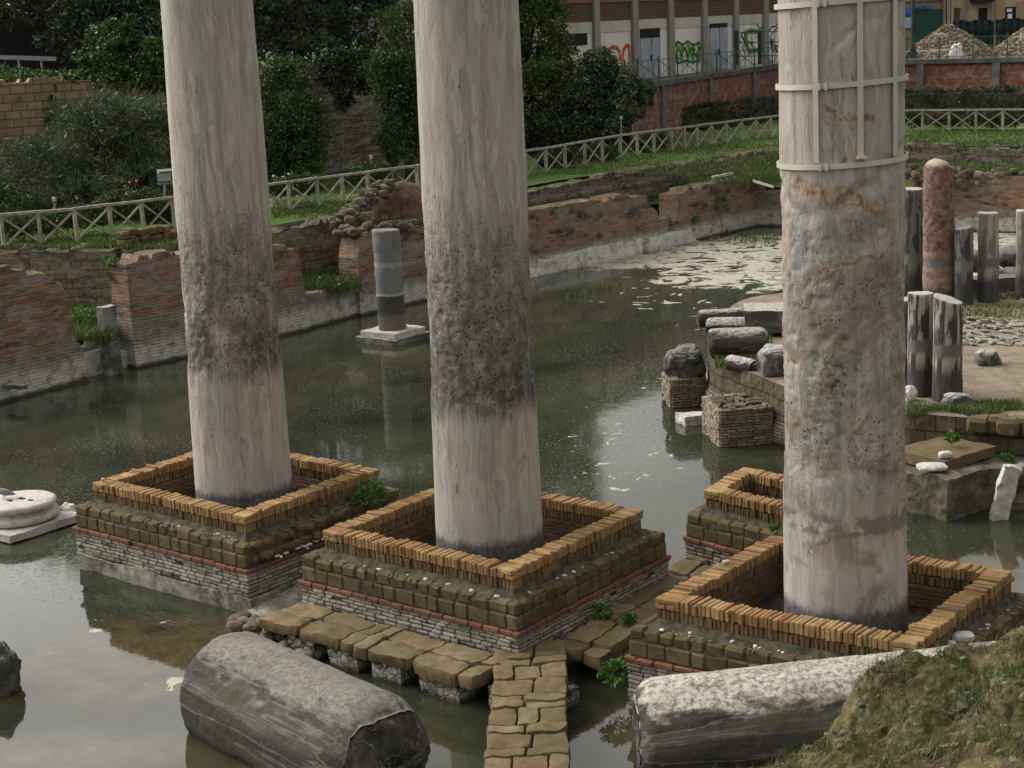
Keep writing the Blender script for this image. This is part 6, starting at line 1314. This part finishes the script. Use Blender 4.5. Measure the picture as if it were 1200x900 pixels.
WP = m_wall('peeling_white_plaster', (.62, .59, .55)); CP_ = m_wall('concrete_pillar', (.25, .235, .20)); SPD = m_wall('red_brick_spandrel', (.22, .10, .07)); BND = m_wall('concrete_band', (.46, .43, .37))
b = NB('louvre_slats'); x, y, z = b.sep(b.obj); fr = b.ma('FRACT', b.ma('MULTIPLY', z, 9.)); c_ = b.mix(b.mr(fr, .45, .6), (.15, .095, .055), (.035, .025, .018)); c_ = b.mix(b.mr(b.noise(b.obj, 3, 5), .5, .7, 0, .6), c_, (.06, .045, .035)); LVR = b.done(c_, .85)
slabf('body', -1, 8, -.3, 12.6, -.45, 9, WP)
for k in range(-1, 8):
    slabf('pillar', k-.07, k+.07, -.2, 12.4, -.10, .34, CP_)
    slabf('spandrel', k+.075, k+.925, 9.16, 10.6, -.20, .24, SPD); slabf('wall_panel', k+.075, k+.925, -.2, 7.62, -.30, .14, WP); slabf('concrete_band', k+.075, k+.925, 7.63, 8.2, -.27, .17, BND)
    slabf('louvre', k+.075, k+.925, 8.21, 9.15, -.28, .16, LVR)
    slabf('louvre', k+.075, k+.925, 11.2, 12.4, -.28, .16, LVR)
GD = m_plain('grey_metal_door', (.26, .29, .33), .2, 1.5, .6)
for (x0, x1, y0, y1, kind, lab) in ((668, 693, 39, 54, 'w', ''), (755, 778, 33, 45, 'd', ''), (836, 857, 27, 33, 'd', '')):
    a = on_plane(Q0, Q1, x0, y0); b_ = on_plane(Q0, Q1, x1, y0); s0 = (a-Q0)@fd/bay; s1 = (b_-Q0)@fd/bay; z1 = min(7.88, (a[2]+b_[2])/2); zb = on_plane(Q0, Q1, x0, y1)[2]
    slabf('window' if kind == 'w' else 'transom', s0, s1, zb, z1, -.25, .08, M['black_void'])
    if kind == 'd': dr = slabf('door', s0, s1, ST-.2+.2, zb, -.24, .08, GD); slabf('door_handle', s0+(s1-s0)*.46, s0+(s1-s0)*.50, ST+.9, ST+1.2, -.19, .05, M['black_void'], dr); slabf('door_seam', s0+(s1-s0)*.53, s0+(s1-s0)*.545, ST, zb, -.225, .02, M['black_void'], dr)
def gpoly(name, pts, wd, mat):
    mb = MB(); P_ = [on_plane(Q0+fn*(-.20), Q1+fn*(-.20), x, y)-bo for x, y in pts]
    for i in range(len(P_)-1): beam(mb, P_[i], P_[i+1]+(P_[i+1]-P_[i])*.08, .02, wd, tuple(fn))
    # beam height axis lies in the facade
    mb.build(name, mat, bd)
GO = m_plain('orange_paint', (.50, .09, .03), .2, 4, .7); GG = m_plain('green_paint_tag', (.10, .30, .04), .3, 4, .7); GB = m_plain('black_paint_tag', (.03, .03, .035), .2, 4, .7); GPk = m_plain('pink_paint_tag', (.45, .2, .2), .2, 4, .7)
def beam2(mb, p, q, wd):
    d = unit(q-p); s = unit(np.cross(d, fn)); bx(mb, (p+q)/2, (np.linalg.norm(q-p)+wd*.5, wd, .02), d, s, fn)
def graf(pts, wd, mat, k=0):
    mb = MB(); P_ = [on_plane(Q0+fn*(-.28+.004*k), Q1+fn*(-.28+.004*k), x, y)-bo for x, y in pts]
    for i in range(len(P_)-1): beam2(mb, P_[i], P_[i+1], wd)
    mb.build('graffiti', mat, bd)
graf([(713, 65), (714, 58), (718, 55), (723, 56), (726, 60), (727, 70)], .2, GO); graf([(729, 72), (731, 58), (734, 53), (737, 54), (738, 65), (737, 78)], .2, GO)
graf([(713, 72), (717, 68), (724, 71), (730, 76)], .1, GPk)
for k, (x, w_) in enumerate(((793, 3), (799, 3), (806, 4), (812, 3), (818, 3))): graf([(x, 50+(k % 2)*2), (x+w_*.5, 58), (x-1, 64), (x+w_*.4, 72)], .32, GG)
graf([(790, 52), (795, 49), (800, 53), (806, 48), (812, 53), (820, 50), (820, 62), (819, 71), (812, 73), (803, 71), (795, 74), (791, 66), (790, 52)], .1, GB, 1)
graf([(796, 55), (799, 66), (803, 55), (806, 67), (811, 56), (816, 67)], .09, GB, 2)
rg = np.random.default_rng(4)
for k in range(9):
    x0 = rg.uniform(868, 906); y0 = rg.uniform(24, 56); pts = [(x0, y0)]
    for _ in range(7): pts.append((pts[-1][0]+rg.uniform(-2.5, 4.5), np.clip(pts[-1][1]+rg.uniform(-6, 6), 22, 66)))
    graf(pts, .07, GB, k % 4)
graf([(874, 38), (880, 36), (892, 37), (890, 48), (893, 58), (878, 60), (875, 50), (874, 38)], .3, GG, 5); graf([(874, 38), (880, 36), (892, 37), (890, 48), (893, 58), (878, 60), (875, 50), (874, 38)], .09, GB, 6)
graf([(896, 66), (898, 58), (901, 64), (903, 74)], .14, GO, 3)
for k, x in enumerate((862, 866, 871)): graf([(x, 45), (x+2, 50), (x-1, 56), (x+2, 62)], .05, GB, 1)

# ================================================================== BUILDINGS AND RUBBLE AT UPPER RIGHT
def fbox(mb, x0, y0, x1, y1, Y, dep=.2, o=(0, 0, 0)):
    a = AT(x0, y1, Y); b_ = AT(x1, y0, Y); a2 = AT(x1, y1, Y); xx = (a[0]+a2[0])/2; bx(mb, np.array([xx, Y+dep/2, (a[2]+b_[2])/2])-np.array(o), (abs(a2[0]-a[0]), dep, abs(b_[2]-a[2])))
def part(name, rects, Y, dep, mat, par, o):
    for r in rects: mb = MB(); fbox(mb, *r, Y, dep, o); last = mb.build(name, mat, par)
    return last
o1 = AT(1080, 62, 108); t = thing('tan_building', 'tan building with a green roller shutter and blue posters right of the strapped column', 'building', tuple(o1))
part('wall', [(980, -220, 1107, 66)], 108, 8, m_wall('tan_render', (.30, .21, .13)), t, o1); part('roller_shutter', [(1072, 10, 1104, 62)], 107.85, .1, m_plain('green_shutter', (.012, .055, .04), .2, 2, .6), t, o1)
part('poster', [(1060, 20, 1071, 33)], 107.8, .1, m_plain('blue_white_poster', (.28, .42, .52), .4, 12, .7), t, o1); part('blue_awning', [(1060, 9, 1068, 18), (1073, 6, 1081, 10), (1083, 6, 1093, 10)], 107.7, .2, m_plain('blue_paint', (.03, .13, .36), .2, 3, .7), t, o1)
part('string_course', [(1040, 0, 1107, 3)], 107.8, .3, m_plain('brown_trim', (.13, .085, .06), .2, 3, .8), t, o1); part('downpipe', [(1105.5, -200, 1108, 34)], 107.7, .2, m_plain('grey_pipe', (.20, .19, .17), .2, 3, .7), t, o1)
o2 = AT(1160, 62, 108.5); t = thing('yellow_building', 'cream yellow building with small dark windows behind the rubble heaps', 'building', tuple(o2))
part('wall', [(1109, -220, 1330, 64)], 108.5, 8, m_wall('yellow_render', (.40, .33, .20), .3), t, o2); part('pilaster', [(1109, -200, 1113, 62), (1114, -200, 1117, 62)], 108.3, .2, m_wall('cream_pilaster', (.40, .36, .27)), t, o2)
part('doorway', [(1117.5, 9, 1126, 28)], 108.4, .1, m_plain('brown_door', (.09, .06, .035), .3, 2, .8), t, o2); part('window', [(1147, 9, 1157, 26), (1178, 8, 1190, 26)], 108.4, .1, M['black_void'], t, o2)
part('white_blind', [(1180, 10, 1186, 14), (1181, 16, 1186, 22)], 108.32, .05, M['white_petal'], t, o2); part('grey_patch', [(1125, 10, 1133, 30), (1190.5, 7, 1193, 26)], 108.36, .1, m_wall('grey_render', (.27, .25, .21)), t, o2)
part('balcony', [(1141, -6, 1166, 3)], 107.7, .9, M['black_void'], t, o2); part('downpipe', [(1131, -200, 1132.4, 62), (1161, -200, 1162, 62)], 108.3, .1, M['timber'], t, o2); part('salmon_panel', [(1166, 0, 1178, 24), (1191, 0, 1230, 62)], 108.42, .1, m_wall('salmon_render', (.38, .25, .16)), t, o2)
for i, (x0, x1, y0, lab) in enumerate(((1117, 1165, 24, 'dark green netting screen behind the gap between the two rubble heaps'), (1167, 1215, 22, 'dark green netting screen behind the right rubble heap, torn at its left side'))):
    n_, m_ = 40, 14; V = []; Yn = 102.5
    for a in range(n_+1):
        for c in range(m_+1): p = AT(x0+(x1-x0)*a/n_, y0+(64-y0)*c/m_+1.2*math.sin(a*.5)*(c < 2), Yn); V.append(p+[0, .12*math.sin(a*.9+c*.3)+.05*math.sin(c*1.3), 0])
    F = [(a*(m_+1)+c, (a+1)*(m_+1)+c, (a+1)*(m_+1)+c+1, a*(m_+1)+c+1) for a in range(n_) for c in range(m_)]; V = np.array(V); o_ = V.mean(0); mb = MB(); k = len(V); mb.add(V, F); mb.add(V+[0, .03, 0], [f[::-1] for f in F])
    tag(mb.build('netting_screen', m_plain('green_black_net', (.012, .028, .024), .3, 6, .9), None, True, tuple(o_)), lab, 'netting', 'netting screens')
RT = m_bricks('broken_masonry', [(.0, (.20, .15, .10)), (.4, (.30, .23, .16)), (.7, (.14, .10, .07)), (1., (.40, .34, .26))], .1, .4)
for i, (px, rx, hh, lab) in enumerate(((1111, 56, 36, 'wide heap of broken masonry and stones behind the green railing'), (1212, 52, 34, 'second heap of broken masonry cut by the right edge of the view'))):
    Y = 96; c = AT(px, 68, Y); c[2] = ST; R_ = rx/FPX*Y; H_ = hh/FPX*Y+.15; t = thing('rubble_heap', lab, 'rubble heap', tuple(c), 'rubble heaps on the street'); mb = MB(); V = IC4_V.copy(); V[:, 2] = np.maximum(V[:, 2], -.1)
    V[:, 2] = V[:, 2]**1 ; rr = np.hypot(V[:, 0], V[:, 1]); V[:, 2] = np.where(V[:, 2] > 0, (1-rr)**.85*1.0, V[:, 2]); V = V*[R_, R_*.8, H_]; mb.add(V, IC4_F); mb.build('core', RT, t, disp=rough(.12, 1.6, 4, i))
    mb = MB()
    for k in range(1500):
        a = RNG.uniform(0, 6.283); r = RNG.uniform(0, 1)**.5; z = H_*(1-r)**.85; s = RNG.uniform(.05, .17); d = unit(RNG.normal(size=3)); e = unit(np.cross(d, RNG.normal(size=3))); rbox(mb, (math.cos(a)*r*R_, math.sin(a)*r*R_*.8, z+RNG.uniform(-.03, .06)), (s*1.5, s, s*.7), d, e, .02, .02, np.cross(d, e))
    stuff(mb.build('broken_stones', RT, t))
t = thing('lamp_post', 'dark street lamp post left of the rubble heaps, beside the strapped column', 'lamp post', tuple(AT(1069.5, 68, 93))); lo_ = np.array(t.location); mb = MB(); tube(mb, [np.array([0, 0, 0]), np.array([0, 0, .5]), np.array([0, 0, .9]), np.array([0, 0, 9.])], [.2, .2, .1, .07], 12); mb.build('pole', m_plain('dark_iron', (.04, .037, .035), .3, 4, .7), t); mb = MB(); tube(mb, [np.array([0, 0, -.02]), np.array([0, 0, .35]), np.array([0, 0, .42])], [.28, .26, .12], 12); mb.build('base', m_plain('dark_iron_base', (.04, .037, .035), .3, 4, .7), t)
mb = MB(); p = AT(1120, 61, 93.5); rock(mb, p, (.35, .25, .5), .4, 6, True, .2); tag(mb.build('plastic_sack', M['white_petal'], None, False, tuple(p)), 'white plastic sack leaning on the rubble behind the green railing', 'sack')
a, b_ = AT(1062, 61, 93), AT(1118, 57.5, 93); mb = MB(); beam(mb, a, b_, .08, .09); tag(mb.build('white_pole', M['white_petal'], None, False, tuple(a)), 'long thin white pole lying across the left rubble heap', 'pole')

# ================================================================== FLOODLIGHT AND GARDEN LAMPS
p = AT(193.5, 268, 51); t = thing('floodlight', 'grey floodlight on a pole behind the fence beside the left tall column', 'floodlight', (p[0], p[1], GZ)); o_ = np.array([p[0], p[1], GZ]); q = AT(193, 211, 51)-o_
mb = MB(); tube(mb, [np.array([0, 0, -.1]), q*[1, 1, 1]], .04, 8); mb.build('pole', M['steel'], t)
h = q+[0, 0, .12]; f_ = unit((.45, -.85, -.15)); s_ = unit(np.cross(f_, (0, 0, 1))); u_ = np.cross(s_, f_); mb = MB(); rbox(mb, h, (.42, .16, .34), s_, f_, .03, 0, u_); lh = mb.build('lamp_housing', M['steel'], t)
mb = MB(); bx(mb, h+f_*.083, (.36, .012, .27), s_, f_, u_); mb.build('lamp_glass', m_plain('lamp_glass', (.35, .37, .38), .1, 3, .15), lh); mb = MB(); bx(mb, h+u_*.2+f_*.05, (.46, .3, .02), s_, f_, u_); mb.build('visor', M['steel'], lh); mb = MB(); bx(mb, q-[0, 0, .1], (.5, .05, .05), s_, f_, u_); mb.build('bracket', M['steel'], t)
for i, (x, y0, y1, lab) in enumerate(((64, 262, 238, 'thin garden lamp post behind the fence under the oleander bush'), (435, 222, 188, 'thin garden lamp post behind the fence left of the earth heap'), (728, 172, 141, 'thin garden lamp post in front of the rose hedge'))):
    Yf = W(x, fy(x), GZ)[1]+1.2; a = AT(x, y0, Yf); a[2] = GZ; b_ = AT(x, y1, Yf); t = thing('garden_lamp', lab, 'lamp', tuple(a), 'garden lamps'); mb = MB(); tube(mb, [np.zeros(3), b_-a], .03, 8); mb.build('post', M['steel'], t); mb = MB(); tube(mb, [b_-a, b_-a+[0, 0, .05], b_-a+[0, 0, .16], b_-a+[0, 0, .18]], [.03, .07, .06, .03], 10); mb.build('lamp_head', M['steel'], t)
